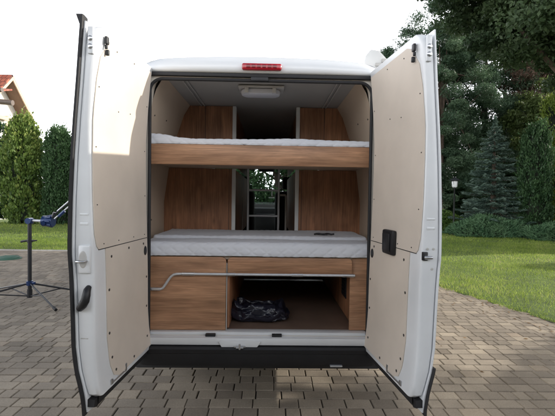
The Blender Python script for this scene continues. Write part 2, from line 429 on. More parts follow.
def fallen_leaves():
    n = 420
    y = np.concatenate([rng.uniform(.8, 6.5, 260), rng.uniform(-2, 9, 160)])
    ex = np.where(y < 4, 3.0 + (4 - y) * .315, 3.0 - (y - 4) * .09)
    x = np.concatenate([ex[:260] - np.abs(rng.normal(0, .35, 260)), rng.uniform(-7, 3, 160)])
    x = np.minimum(x, ex)
    a = rng.uniform(0, 6.28, n); s = rng.uniform(.012, .028, n)
    c = np.stack([x, y, np.full(n, .006)], 1)
    u = np.stack([np.cos(a), np.sin(a), rng.uniform(-.2, .2, n)], 1) * s[:, None]; v = np.stack([-np.sin(a), np.cos(a), rng.uniform(-.2, .3, n)], 1) * s[:, None] * .55
    Vv = np.stack([c - u, c - v, c + u, c + v], 1).reshape(-1, 3); Vv[:, 2] = np.maximum(Vv[:, 2], .004)
    o = mesh_np('fallen_leaves', Vv, np.arange(4 * n).reshape(-1, 4), M['dry_leaf'], None, rng.uniform(0, 1, n))
    tag(o, 'small dry leaves scattered on the paving along the lawn edge', 'leaves', kind='stuff')
fallen_leaves()

# ------------------------------------------------------------------ van
van = thing('camper_van', 'white camper van seen from behind with both rear doors open, bunk beds inside', 'van', (0, 0, 0))
# body profile: half width against height
def hw(z):
    P = [(.33, .97), (.45, 1.0), (.7, 1.025), (1.3, 1.03), (1.8, 1.0), (2.15, .955), (2.30, .915), (2.38, .86), (2.43, .77), (2.45, .70)]
    for (a, b), (c, d) in zip(P, P[1:]):
        if z <= c: return b + (d - b) * (z - a) / (c - a)
    return P[-1][1]
def top_z(y):
    if y < 4.3: return 2.45
    if y < 5.25: return 2.45 - (y - 4.3) / .95 * 1.125
    return 1.325 - (y - 5.25) / .75 * .45
b = MB()
ys = [.0, .5, 1.0, 1.15, 1.95, 2.6, 3.2, 3.62, 3.7, 4.0, 4.3, 4.45, 4.6, 4.75, 4.9, 5.1, 5.25, 5.5, 5.75, 6.0]
zf = [.33, .45, .72, 1.0, 1.3, 1.36, 1.8, 1.98, 2.15, 2.30, 2.38, 2.43, 2.45]
for sx in (-1, 1):
    vt = {}
    def vv(i, j):
        if (i, j) not in vt:
            tz = top_z(ys[i]); z = min(zf[j], tz)
            nose = 1 - max(0, (ys[i] - 5.3) / .7) ** 2 * .18
            vt[(i, j)] = b.bm.verts.new((sx * hw(z) * nose, ys[i], z))
        return vt[(i, j)]
    for i in range(len(ys) - 1):
        for j in range(len(zf) - 1):
            if zf[j] >= max(top_z(ys[i]), top_z(ys[i + 1])): continue
            y0, y1, z0, z1 = ys[i], ys[i + 1], zf[j], zf[j + 1]
            if z1 <= .72 and ((y0 >= 1.1 and y1 <= 2.0) or (y0 >= 4.7 and y1 <= 5.3)): continue       # wheel arches
            if y0 >= 3.7 and y1 <= 4.62 and z0 >= 1.36 and z1 <= 1.98: continue    # cab side window
            qs = []
            for q in (vv(i, j), vv(i + 1, j), vv(i + 1, j + 1), vv(i, j + 1)):
                if all((q.co - p.co).length > 1e-5 for p in qs): qs.append(q)
            if len(qs) > 2: b.bm.faces.new(qs)
# roof skin, slightly crowned, with shallow ribs
rows = []
for y in (.0, .02, .06, .3, 1, 2, 3, 4, 4.3):
    rows.append([(.70 * t, y, 2.45 + .03 * (1 - t * t) - (.012 if y == 0 else 0)) for t in np.linspace(-1, 1, 17)])
b.grid(rows)
# bonnet and front end
rows = []
for y in (5.25, 5.5, 5.75, 6.0):
    nose = 1 - max(0, (y - 5.3) / .7) ** 2 * .18
    z = top_z(y)
    rows.append([(hw(z) * nose * t, y, z + .04 * (1 - t * t)) for t in np.linspace(-1, 1, 9)])
b.grid(rows)
b.grid([[(.795 * t, 6.0 + .08 * (1 - t * t), z) for t in np.linspace(-1, 1, 9)] for z in (.33, .6, .885)])
body = b.build('body', M['white'], van, 30)
# windscreen glass with dark surround
b = MB()
rows = []
for s in np.linspace(0, 1, 5):
    y = 4.30 + .95 * s; z = 2.45 - 1.125 * s
    rows.append([((.70 + .30 * s) * t, y + .05 * (1 - t * t), z + .03 * (1 - t * t)) for t in np.linspace(-1, 1, 9)])
b.grid(rows); b.build('windscreen', M['glass'], van, 60)
for sx in (-1, 1):
    b = MB(); b.grid([[(sx * (hw(1.36) - .012), 3.7, 1.36), (sx * (hw(1.36) - .012), 4.62, 1.36)], [(sx * (hw(1.98) - .012), 3.7, 1.98), (sx * (hw(1.98) - .012), 4.62, 1.98)]])
    b.build('side_window', M['glass'], van, 0)
# underside, wheels; unseen spare wheel and exhaust added to block light underneath
b = MB(); b.box(-.93, .93, .06, 5.9, .40, .47, .01); b.box(-.85, .85, .5, 1.0, .30, .398, .02)
b.build('underbody', M['dark'], van)
e = thing('spare_wheel', None, None, (0, .98, .25)); e.parent = van
b = MB(); b.lathe([(.19, -.09), (.31, -.10), (.335, -.06), (.335, .06), (.31, .10), (.19, .09)], n=28); b.build('tyre', M['rubber'], e)
b = MB(); b.lathe([(.03, -.03), (.16, -.04), (.19, -.085), (.19, .085), (.16, .05), (.03, .05)], n=24); b.build('rim', M['dark'], e)
b = MB(); b.tube([(-.95, 1.55, .30), (.95, 1.55, .30)], .055, 12); b.build('rear_axle', M['dark'], van)
b = MB(); b.tube([(.45, 2.2, .30), (.48, .55, .30)], .035, 12); b.tube([(.46, 1.9, .30), (.47, 1.3, .30)], .085, 12); b.build('exhaust', M['dull_steel'], van)
b = MB(); b.box(-.88, .88, .04, .16, .265, .42, .015); b.build('rear_crossmember', M['dark'], van)
wh0 = None
for (wx, wy) in ((-.86, 1.55), (.86, 1.55), (-.86, 5.0), (.86, 5.0)):
    e = thing('wheel', None, None, (wx, wy, .345)); e.parent = van
    b = MB(); b.lathe([(.20, -.1), (.315, -.11), (.342, -.08), (.345, 0), (.342, .08), (.315, .11), (.20, .1)], n=28, mat=Matrix.Rotation(R(90), 4, 'Y'))
    b.build('tyre', M['rubber'], e)
    b = MB(); b.lathe([(.05, -.07), (.19, -.06), (.2, -.095), (.2, .095), (.19, .06), (.05, .07)], n=28, mat=Matrix.Rotation(R(90), 4, 'Y'))
    b.build('rim', M['steel'], e)
# rear frame with rounded opening
def iw(z):
    P = [(.5, .875), (1.15, .925), (1.45, .925), (1.75, .885), (2.05, .815), (2.26, .745), (2.352, .69)]
    for (a, c), (d, e) in zip(P, P[1:]):
        if z <= d: return c + (e - c) * (z - a) / (d - a)
    return P[-1][1]
HX, ZB, ZT = .772, .525, 2.312
inner = rrect(-HX, HX, ZB, ZT, .085, .02)
zside = [2.1, 1.95, 1.8, 1.55, 1.3, 1.0, .72]
inner = inner[:18] + [(-HX, z) for z in zside] + inner[18:] + [(HX, z) for z in reversed(zside)]
outer = []
for (x, z) in inner:                         # matching outer ring
    ang_x = x / HX; t = (z - ZB) / (ZT - ZB)
    zz = 2.348 if z > ZT - .086 and abs(x) < HX - .04 else (.40 if z < ZB + .021 and abs(x) < HX - .01 else z)
    outer.append((x, z))
def ring_outer(x, z):
    if z >= ZT - 1e-6 or (z > ZT - .05 and abs(x) < HX - .03): return (x * 1.0, 2.350)
    if z > ZT - .086: return (math.copysign(.90, x), 2.350)
    if z <= ZB + 1e-6: return (x, .46)
    if z < ZB + .021: return (math.copysign(.98, x), .46)
    return (math.copysign(hw(z) - .006, x), z)
b = MB()
m = len(inner)
A = [b.bm.verts.new((x, -.004, z)) for x, z in inner]; Bv = [b.bm.verts.new((*(lambda p: (p[0], -.004, p[1]))(ring_outer(x, z)),)) for x, z in inner]
Cv = [b.bm.verts.new((math.copysign(min(abs(x) * 1.01, iw(z) + .004), x), .064, min(z + (.03 if z > 1.5 else 0), 2.354))) for x, z in inner]
for i in range(m):
    j = (i + 1) % m
    b.bm.faces.new((A[i], A[j], Bv[j], Bv[i])); b.bm.faces.new((A[i], Cv[i], Cv[j], A[j]))
b.build('door_frame', mottled('pale_painted_frame', (.62, .57, .50), .5, .06, 6), van, 30)
# cover between frame top and roof: header
hp = []
prof = [(-.002, 2.377), (-.040, 2.380), (-.052, 2.395), (-.048, 2.425), (-.02, 2.462), (.03, 2.481)]
rows = []
for (py, pz) in prof:
    rows.append([(.93 * t * (1 - .05 * (pz - 2.377) / .1), py + .045 * (abs(t) ** 4), pz + .028 * (1 - t * t) * ((pz - 2.377) / .1) - .05 * max(0, abs(t) - .8) / .2 * ((pz - 2.377) / .1)) for t in np.linspace(-1, 1, 41)])
b = MB(); b.grid(rows); b.xform(Matrix.Translation((0, 0, -.024))); b.build('roof_header', M['white'], van, 60)
b = MB(); b.box(-.80, .80, -.030, -.002, 2.328, 2.3525, .004)
b.build('top_seal', M['rubber'], van)
b = MB(); b.tube([(HX - .003, -.010, ZB + .01), (HX - .003, -.010, 1.0), (HX - .003, -.010, 1.6)] + [(x, -.010, z) for x, z in arc(HX - .088, ZT - .088, .085, 0, 90, 10) + arc(-HX + .088, ZT - .088, .085, 90, 180, 10)] + [(-HX + .003, -.010, 1.6), (-HX + .003, -.010, 1.0), (-HX + .003, -.010, ZB + .01)], .0115, 8)
b.build('opening_seal', M['rubber'], van, 60)
# brake light on the header
b = MB(); b.box(-.135, .135, -.075, -.03, 2.366, 2.410, .012, 3); bl = b.build('brake_light', M['red'], van)
b = MB()
for i in range(6): b.box(-.105 + i * .036, -.078 + i * .036, -.0785, -.07, 2.376, 2.400, .003)
b.build('light_cell', M['red_dark'], bl)
# striker block under the header
b = MB(); b.box(-.075, .045, -.036, -.016, 2.301, 2.328, .004); b.build('door_striker', M['black'], van)
# sill
b = MB(); b.box(-.80, .80, -.055, .05, .472, .5225, .008); b.box(-.77, .77, .0, .075, .524, .545, .003)
sill = b.build('door_sill', M['white_dusty'], van)
b = MB(); b.prism([(-.275, .503), (-.24, .443), (-.02, .443), (.02, .503), (-.02, .508), (-.24, .508)], 'y', -.066, -.048, .003); lp = b.build('latch_plate', M['white_dusty'], van)
b = MB(); b.box(-.165, -.085, -.078, -.064, .464, .476, .003); b.tube([(-.125, -.09, .458), (-.125, -.09, .495)], .007); b.tube([(-.15, -.085, .467), (-.10, -.085, .467)], .006); b.build('latch', M['steel'], lp)
for cx in (-.335, .13):
    b = MB(); b.box(cx - .035, cx + .035, -.03, -.002, .5215, .541, .004); b.build('sill_pad', M['black'], van)
# bumper with step
rows = []
for t in np.linspace(-1, 1, 33):
    x = .90 * t; e = max(0, abs(t) - .86) / .14
    rd = e ** 2
    sec = [(.03, .455), (-.055 + .05 * rd, .468), (-.072 + .06 * rd, .464), (-.082 + .06 * rd, .452 - .01 * rd), (-.080 + .06 * rd, .425), (-.072 + .06 * rd, .42), (-.076 + .06 * rd, .365 + .03 * rd), (-.06 + .06 * rd, .332 + .05 * rd), (.03, .33 + .05 * rd)]
    rows.append([(x, py, pz) for py, pz in sec])
b = MB(); V_ = b.grid(rows); b.bm.faces.new(V_[0]); b.bm.faces.new(V_[-1][::-1])
bump = b.build('rear_bumper', M['black'], van, 35)
b = MB(); b.box(.50, .585, -.085, -.06, .336, .347, .003); b.build('tow_cover', M['alu'], bump)
for sx in (-1, 1):
    b = MB(); b.box(min(sx * .905, sx * 1.0), max(sx * .905, sx * 1.0), -.02, .05, .40, .78, .015); b.build('bumper_corner', M['black'], van)
    b = MB(); b.box(min(sx * .915, sx * 1.0), max(sx * .915, sx * 1.0), -.018, .03, .79, 1.45, .015); b.build('tail_light', M['red'], van)
# awning case along the right roof edge
b = MB()
sec = [(.80, 2.52), (.825, 2.65), (.865, 2.70), (.93, 2.692), (.99, 2.63), (1.0, 2.53), (.90, 2.475)]
b.prism(sec, 'y', .46, 4.0, .006); aw = b.build('awning_case', M['white'], van)
b = MB(); cx = sum(p[0] for p in sec) / 7; cz = sum(p[1] for p in sec) / 7
b.prism([(cx + (x - cx) * 1.05, cz + (z - cz) * 1.06) for x, z in sec], 'y', .41, .457, .01); ec = b.build('end_cap', M['white_plastic'], aw)
b = MB(); b.box(.86, .975, .400, .4085, 2.535, 2.56, .003); b.box(.90, .98, .400, .4085, 2.57, 2.595, .003); b.box(.95, .985, .400, .4085, 2.60, 2.63, .003); b.build('bracket', M['trim'], aw)
# ---- interior shell
for sx in (-1, 1):
    b = MB(); b.grid([[(sx * iw(z), y, z) for y in (.06, .3, .6, .97, 2, 3.4)] for z in (.52, .8, 1.15, 1.45, 1.75, 2.05, 2.26, 2.352)])
    wl = b.build('wall_lining', M['ply_in'], van, 20)
    for (yy, zz) in ((.14, 1.62), (.2, 2.1), (.5, 2.12), (.16, 1.3), (.55, 1.3)):
        b = MB(); b.lathe([(.006, -.003), (.007, .0), (.004, .003)], (sx * (iw(zz) - .002), yy, zz), 8, Matrix.Rotation(R(90), 4, 'Y'))
        b.build('screw_cap', M['screw'], wl)
b = MB(); b.grid([[(x, y, 2.352 + .006 * (1 - (x / .8) ** 2)) for x in np.linspace(-.8, .8, 9)] for y in (.06, .5, 1, 2, 3.9)])
ce = b.build('ceiling_lining', M['ceiling'], van, 60)
for sx in (-1, 1):
    b = MB(); b.box(sx * .55 - .004, sx * .55 + .004, .09, .93, 2.342, 2.350, 0); b.box(sx * .58 - .004, sx * .58 + .004, .09, .93, 2.342, 2.350, 0); b.build('ceiling_seam', M['trim'], ce)
b = MB(); b.box(-.885, .885, .077, 4.6, .49, .5455, .004); b.build('floor', M['floor'], van)
# ceiling lamp
b = MB(); b.box(-.185, .165, .24, .42, 2.336, 2.351, .005); la = b.build('ceiling_lamp', M['trim'], van)
b = MB(); b.prism(rrect(-.165, .135, .255, .40, .065, .065), 'z', 2.292, 2.334, .014); b.build('lamp_lens', M['lens'], la)
for cx in (-.12, .09):
    b = MB(); b.box(cx - .015, cx + .015, .242, .262, 2.296, 2.336, .004); b.build('lamp_clip', M['white_plastic'], la)
# upper bunk
b = MB(); b.box(-.785, .785, .032, .056, 1.726, 1.868, .004); b.build('bunk_board', M['oak_x'], van)
b = MB(); b.box(-.87, .87, .058, .945, 1.768, 1.80, .003); b.build('bunk_base', M['ply_in'], van)
# lower bunk: platform, boards
b = MB(); b.box(-.87, .87, .060, 1.748, 1.052, 1.076, .003); b.build('bed_base', M['ply_in'], van)
def panel_poly(x0, x1, z0, z1, rl, rr_):
    p = [(x0, z0), (x1, z0)]
    p += arc(x1 - rr_, z1 - rr_, rr_, 0, 90, 6) if rr_ else [(x1, z1)]
    p += arc(x0 + rl, z1 - rl, rl, 90, 180, 6) if rl else [(x0, z1)]
    return p
b = MB(); b.prism(panel_poly(-.785, -.236, .547, 1.072, 0, .035), 'y', .034, .054, .0025); b.build('storage_panel', M['oak_x'], van, label='large oak storage panel at the left under the lower bed')
b = MB(); b.prism(panel_poly(-.226, .664, .958, 1.072, .03, .03), 'y', .034, .054, .0025); b.build('bed_board', M['oak_x'], van)
b = MB(); b.prism(panel_poly(.655 + .0, .785, .547, 1.072, .028, 0), 'y', .0565, .0725, .002); b.build('storage_panel', M['oak_x'], van, label='narrow oak storage panel at the right under the lower bed')
b = MB(); b.box(-.233, -.229, .03, .058, .547, 1.03, 0); b.build('panel_edging', M['trim'], van)
# bed rail
b = MB()
path = [(-.785, .012, .845), (-.70, .012, .845)] + [(-.70 + .035 * math.sin(R(a)), .012, .845 + .035 * (1 - math.cos(R(a)))) for a in (15, 30, 45, 58)]
x_, z_ = path[-1][0], path[-1][2]
path += [(x_ + .012 * i, .012, z_ + .0185 * i) for i in (1, 2, 3)]
x_, z_ = path[-1][0], path[-1][2]
path += [(x_ + .014, .012, z_ + .018), (x_ + .032, .012, z_ + .031), (x_ + .055, .012, z_ + .036), (x_ + .09, .012, z_ + .037)]
zr = path[-1][2]
path += [(.0, .012, zr), (.3, .012, zr), (.655, .012, zr), (.68, .014, zr)]
b.tube(path, .0095, 10); rl = b.build('bed_rail', M['alu'], van, 60)
for (cx, zz, L) in ((-.745, .845, .05), (-.50, zr, .045), (-.20, zr, .03), (.27, zr, .04), (.63, zr, .04)):
    b = MB(); b.tube([(cx - L, .012, zz), (cx + L, .012, zz)], .0125, 10); b.box(cx - .012, cx + .012, .012, .032, zz - .008, zz + .008, .002); b.build('rail_clamp', M['steel'], rl, 60)
# garage under the bed
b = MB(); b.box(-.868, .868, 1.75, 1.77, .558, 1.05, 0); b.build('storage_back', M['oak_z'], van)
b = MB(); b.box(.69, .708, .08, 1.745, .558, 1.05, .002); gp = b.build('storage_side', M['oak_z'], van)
b = MB(); b.box(.683, .689, .34, .52, .70, .88, .003)
for i in range(6): b.box(.679, .684, .355, .505, .715 + i * .027, .73 + i * .027, 0)
b.build('vent_grille', M['black'], gp)
b = MB(); b.tube([(-.23, 1.70, .86), (.68, 1.70, .86)], .012); b.tube([(.34, 1.6, .86), (.34, 1.6, 1.04)], .011); b.build('storage_bar', M['alu'], van)
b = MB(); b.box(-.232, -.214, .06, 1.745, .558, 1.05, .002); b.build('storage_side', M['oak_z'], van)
# wardrobes either side of the aisle
for sx in (-1, 1):
    xi = -.272 if sx < 0 else .322
    for (z0, z1) in ((1.80, 2.351), (1.08, 1.766)):
        zs = np.linspace(z0, z1, 6)
        b = MB(); Af = [b.bm.verts.new((xi, .95, z)) for z in zs]; Ao = [b.bm.verts.new((sx * (iw(z) + .02), .95, z)) for z in zs]
        Bf = [b.bm.verts.new((xi, 3.0, z)) for z in zs]
        for i in range(5): b.bm.faces.new((Af[i], Af[i + 1], Ao[i + 1], Ao[i])); b.bm.faces.new((Af[i], Bf[i], Bf[i + 1], Af[i + 1]))
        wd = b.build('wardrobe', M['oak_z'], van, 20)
        b = MB(); b.box(xi - .018, xi + .018, .925, .952, z0, z1, .006); b.build('wardrobe_edge', M['white_plastic'], wd)
        if z0 > 1.5:
            b = MB(); xm = (xi + sx * .78) / 2 + sx * .02; b.box(xm - .002, xm + .002, .946, .951, z0, z1, 0); b.build('door_gap', M['dark'], wd)
        else:
            b = MB(); xm = xi + sx * .045; b.box(xm - .0015, xm + .0015, .946, .951, z0, z1, 0); b.build('door_gap', M['dark'], wd)
# things in the aisle: cab bulkhead shelf, monitor, grab pipe
b = MB(); b.box(-.66, .66, 2.9, 3.9, 1.985, 2.365, .02); b.build('cab_locker', M['dark'], van)
b = MB(); b.box(-.20, .26, 2.1, 2.13, 2.00, 2.05, .004); b.build('shelf_edge', M['trim'], van)
b = MB(); b.box(-.17, .05, 1.95, 1.99, 2.045, 2.075, .006); b.build('grab_handle', M['steel'], van)
b = MB(); b.box(-.19, .20, 2.14, 2.17, 1.86, 1.995, .006); b.build('monitor', M['black'], van)
b = MB(); b.tube([(.245, 1.5, .95), (.245, 1.5, 1.50), (.243, 1.5, 1.52), (.235, 1.5, 1.53), (.18, 1.5, 1.53)], .012); b.build('grab_pipe', M['white_plastic'], van, 60)
b = MB(); b.tube([(-.235, 1.6, 1.05), (-.235, 1.6, 1.5)], .004); b.build('cord', M['trim'], van)
# cab: seats, dashboard, wheel
for cx in (-.42, .40):
    s = thing('cab_seat', None, None, (cx, 3.5, .55)); s.parent = van
    b = MB(); b.box(-.25, .25, -.05, .48, .2, .42, .06, 3); b.build('cushion', M['seat_fabric'], s)
    b = MB(); b.box(-.25, .25, -.18, -.02, .36, 1.05, .06, 3); b.build('backrest', M['seat_fabric'], s)
    b = MB(); b.box(-.14, .14, -.16, -.05, 1.08, 1.28, .045, 3); b.tube([(-.06, -.1, 1.0), (-.06, -.1, 1.12)], .008); b.tube([(.06, -.1, 1.0), (.06, -.1, 1.12)], .008); b.build('headrest', M['seat_fabric'], s)
b = MB(); b.box(-.95, .95, 4.55, 5.2, .8, 1.30, .06, 3); b.box(-.2, .2, 4.4, 4.6, .75, 1.2, .04); b.build('dashboard', M['dark'], van)
b = MB(); b.tube([(-.42 + .19 * math.cos(R(a)), 4.42 + .05 * math.sin(R(a)), 1.28 + .17 * math.sin(R(a))) for a in range(0, 361, 20)], .016, 8, False); b.tube([(-.42, 4.42, 1.28), (-.42, 4.6, 1.2)], .03); b.build('steering_wheel', M['black'], van)
b = MB(); b.box(.10, .115, 4.35, 4.36, 1.53, 1.72, .002); b.box(.05, .15, 4.35, 4.36, 1.49, 1.51, .002); b.build('phone_mount', M['white_plastic'], van)
b = MB(); b.box(-.14, .14, 4.5, 4.53, 1.98, 2.04, .01); b.build('rear_mirror', M['black'], van)

# ---- rear doors, opened out
DO = [(.40, -.050, .016), (.49, -.042, .030), (.60, -.028, .058), (.72, -.020, .073), (.95, -.018, .080), (1.10, -.015, .086), (1.19, -.012, .094), (1.26, -.010, .095), (1.47, -.004, .090), (1.70, 0, .080), (1.88, 0, .068), (2.08, -.012, .052), (2.25, -.026, .040), (2.385, -.040, .030)]
def dprof(z, c):
    for a, b_ in zip(DO, DO[1:]):
        if z <= b_[0]:
            t = max(0, (z - a[0]) / (b_[0] - a[0])); return a[c] + (b_[c] - a[c]) * t
    return DO[-1][c]
DL = .722
def make_door(sx, ang, label):
    """u runs from the hinge to the free end, w from the inner face outwards."""
    e = thing('rear_door', label, None, (0, 0, 0)); e.parent = van
    d = Vector((sx * math.sin(R(ang)), -math.cos(R(ang)), 0)); n = Vector((sx * math.cos(R(ang)), math.sin(R(ang)), 0))
    O = Vector((sx * .785, -.012, 0))
    def P(u, w_, z): return O + d * u + n * w_ + Vector((0, 0, z))
    zs = [.45, .47, .52, .6, .72, .85, .95, 1.05, 1.13, 1.19, 1.23, 1.3, 1.47, 1.6, 1.7, 1.8, 1.88, 1.98, 2.08, 2.17, 2.25, 2.31, 2.35, 2.372]
    # inner pressing: closed slab, rounded at the free end and corners
    def section(z):
        i0, o0 = dprof(z, 1), dprof(z, 2) - .012
        f = 0.0
        k_ = max(0, (z - 2.27) / .102); k2 = max(0, (.50 - z) / .05)
        rr_ = .018
        L = DL - .06 * (1 - math.sqrt(max(0, 1 - k_ * k_))) - .03 * (1 - math.sqrt(max(0, 1 - min(1, k2) ** 2)))
        pts = [(.0, i0 + .012), (.02, i0), (L * .5, i0), (L - .05, i0)]
        pts += [(L - rr_ + rr_ * math.sin(R(a)), i0 + rr_ - rr_ * math.cos(R(a))) for a in (0, 30, 60, 90)]
        pts += [(L + .004, (i0 + o0) / 2), (L, o0 - .004), (L - .01, o0), (L * .5, o0), (.02, o0), (.0, o0 - .02)]
        return [P(u, w_, z) for u, w_ in pts]
    b = MB(); rows = [section(z) for z in zs]
    for r in rows: r.append(r[0])
    V_ = b.grid(rows)
    b.bm.faces.new(V_[0][:-1]); b.bm.faces.new(V_[-1][:-1])
    bmesh.ops.remove_doubles(b.bm, verts=b.bm.verts, dist=1e-5)
    b.build('door_body', M['white_dusty'], e, 38)
    # outer skin, overlapping below
    b = MB(); zz = [.385] + zs
    fr = [[P(u, dprof(z, 2) - (.0 if u < DL else .003), z) for u in (-.0, .2, .5, DL - .02, DL + .012)] for z in zz]
    bk = [[P(u, dprof(z, 2) - .010, z) for u in (-.0, .2, .5, DL - .02, DL + .012)] for z in zz]
    A = b.grid(fr); B_ = b.grid(bk)
    for i in range(len(zz) - 1):
        b.bm.faces.new((A[i][-1], A[i + 1][-1], B_[i + 1][-1], B_[i][-1])); b.bm.faces.new((A[i][0], A[i + 1][0], B_[i + 1][0], B_[i][0]))
    for i in range(4): b.bm.faces.new((A[0][i], A[0][i + 1], B_[0][i + 1], B_[0][i])); b.bm.faces.new((A[-1][i], A[-1][i + 1], B_[-1][i + 1], B_[-1][i]))
    b.build('outer_skin', M['white'], e, 38)
    # edge seal
    sw = .020 if sx < 0 else .006
    b = MB()
    zt_ = 2.40 if sx < 0 else 2.1
    zz = np.linspace(.372, zt_, 40) if sx < 0 else np.linspace(.372, .62, 10)
    def sealrow(z):
        w0 = dprof(z, 2) + .001 if sx < 0 else dprof(z, 2) + .0005
        if sx < 0:
            fl = .022 * math.exp(-((z - 2.40) / .018) ** 2)
            return [P(DL + .014, w0 - .003, z), P(DL + .026, w0 - .001, z), P(DL + .028, w0 + .010 + fl, z), P(DL - .02, w0 + .012 + fl, z), P(DL - .03, w0 + .003, z), P(DL + .014, w0 - .003, z)]
        return [P(DL + .014, w0 - .003, z), P(DL + .026, w0 + .002, z), P(DL + .02, w0 + .012, z), P(DL - .03, w0 + .010, z), P(DL - .03, w0 + .002, z), P(DL + .014, w0 - .003, z)]
    V_ = b.grid([sealrow(z) for z in zz])
    b.bm.faces.new(V_[0][:-1]); b.bm.faces.new(V_[-1][:-1])
    bmesh.ops.remove_doubles(b.bm, verts=b.bm.verts, dist=1e-5)
    b.build('edge_seal', M['rubber'], e, 50)
    # bottom weather strip and corner rubber
    b = MB(); V_ = b.grid([[P(u, dprof(.45, 1) + .012, z) for u in (.02, .3, .6, .70)] for z in (.412, .449)]); V2 = b.grid([[P(u, dprof(.45, 1) + .020, z) for u in (.02, .3, .6, .70)] for z in (.412, .449)])
    b.build('bottom_seal', M['rubber'], e, 0)
    b = MB(); q = [(DL - .13, .447), (DL + .002, .447), (DL + .004, .50), (DL + .012, .50), (DL + .01, .412), (DL - .02, .40), (DL - .07, .425)]
    w0, w1 = -.026, dprof(.45, 2) - .011
    A = [b.bm.verts.new(P(u, w0, z - .001)) for u, z in q[:2] + q[4:]]; B_ = [b.bm.verts.new(P(u, w1, z - .001)) for u, z in q[:2] + q[4:]]
    b.bm.faces.new(A); b.bm.faces.new(B_[::-1])
    for i in range(5): b.bm.faces.new((A[i], B_[i], B_[(i + 1) % 5], A[(i + 1) % 5]))
    b.build('corner_rubber', M['rubber'], e, 0)
    # lining boards (follow the inner face, 4 mm proud)
    def board(poly, name):
        # poly in (u, z): build by slicing along z
        zlo, zhi = min(p[1] for p in poly), max(p[1] for p in poly)
        cuts = sorted(set([zlo, zhi] + [p[1] for p in poly] + [z for z in zs if zlo < z < zhi]))
        def span(z):
            us = []
            for (a, b2) in zip(poly, poly[1:] + poly[:1]):
                if abs(a[1] - b2[1]) < 1e-9:
                    if abs(a[1] - z) < 1e-9: us += [a[0], b2[0]]
                elif min(a[1], b2[1]) - 1e-9 <= z <= max(a[1], b2[1]) + 1e-9:
                    us.append(a[0] + (b2[0] - a[0]) * (z - a[1]) / (b2[1] - a[1]))
            return min(us), max(us)
        fr, bk = [], []
        for z in cuts:
            u0, u1 = span(z); w_ = dprof(z, 1)
            fr.append([P(u0 + (u1 - u0) * t, w_ - .0055, z) for t in np.linspace(0, 1, 5)]); bk.append([P(u0 + (u1 - u0) * t, w_ - .0008, z) for t in np.linspace(0, 1, 5)])
        b = MB(); A = b.grid(fr); B_ = b.grid(bk)
        m_ = len(cuts)
        for i in range(m_ - 1):
            b.bm.faces.new((A[i][0], A[i + 1][0], B_[i + 1][0], B_[i][0])); b.bm.faces.new((A[i][-1], A[i + 1][-1], B_[i + 1][-1], B_[i][-1]))
        for i in range(4): b.bm.faces.new((A[0][i], A[0][i + 1], B_[0][i + 1], B_[0][i])); b.bm.faces.new((A[-1][i], A[-1][i + 1], B_[-1][i + 1], B_[-1][i]))
        return b.build(name, M['ply'], e, 30)
    up = [(.035, 1.2165), (.67, 1.2165), (.690, 1.235), (.707, 1.30), (.713, 1.5), (.711, 1.75), (.708, 1.95), (.698, 2.10), (.678, 2.215), (.60, 2.318), (.56, 2.335), (.035, 2.335)]
    lo = [(.035, .475), (.50, .475), (.555, .50), (.58, .56), (.592, .7), (.598, .95), (.600, 1.2115), (.035, 1.2115)]
    board(up, 'upper_lining'); board(lo, 'lower_lining')
    # screws
    sp = [(.08, 1.24), (.25, 1.24), (.45, 1.24), (.62, 1.24), (.678, 1.45), (.683, 1.75), (.675, 2.06), (.06, 1.5), (.06, 1.8), (.06, 2.1), (.3, 2.305), (.52, 2.295), (.30, 2.0), (.45, 1.98),
          (.10, 1.18), (.32, 1.18), (.54, 1.16), (.573, .98), (.573, .74), (.53, .52), (.30, .50), (.08, .55), (.06, .75), (.06, .95), (.557, .60)]
    proto = None
    for (u, z) in sp:
        r = .0038 if z > 1.21 else .0082
        b = MB(); b.lathe([(r * .9, -.001), (r, .0015), (r * .6, .003)], (0, 0, 0), 10, Matrix(((n.x * -1, 0, 0, 0), (0, 1, 0, 0), (0, 0, 1, 0), (0, 0, 0, 1))) if False else (-n).to_track_quat('Z', 'Y').to_matrix().to_4x4())
        b.xform(Matrix.Translation(P(u, dprof(z, 1) - .0058, z)))
        b.build('screw', M['screw'], e)
    def plate(u0, u1, w0, w1, z0, z1, name, mat, bev=.004, lab=None):
        b = MB(); t = bmesh.new(); bmesh.ops.create_cube(t, size=1); bmesh.ops.scale(t, vec=(u1 - u0, w1 - w0, z1 - z0), verts=t.verts)
        bmesh.ops.bevel(t, geom=t.edges[:], offset=bev, segments=2, profile=.5, affect='EDGES')
        c = P((u0 + u1) / 2, (w0 + w1) / 2, (z0 + z1) / 2)
        mm = Matrix(((d.x, n.x, 0, c.x), (d.y, n.y, 0, c.y), (0, 0, 1, c.z), (0, 0, 0, 1)))
        b.merge(t, mm); return b.build(name, mat, e, 35, lab)
    def ptube(pts, r, name, mat, par=None):
        b = MB(); b.tube([P(*p) for p in pts], r, 10); return b.build(name, mat, par or e, 60)
    plate(.034, .668, dprof(1.214, 1) - .0045, dprof(1.214, 1) + .004, 1.2118, 1.2162, 'board_seam', M['rubber'], .0005)
    # black oval plug near the hinge edge in the lower board
    b = MB(); b.lathe([(.9, 0), (1, .3), (.8, 1)], (0, 0, 0), 20)
    qm = (-n).to_track_quat('Z', 'Y').to_matrix().to_4x4()
    b.xform(Matrix.Translation(P(.075, dprof(1.13, 1) - .0056, 1.13)) @ qm @ Matrix.Diagonal((.022 if True else 0, .032, .006, 1))); b.build('plug', M['black'], e)
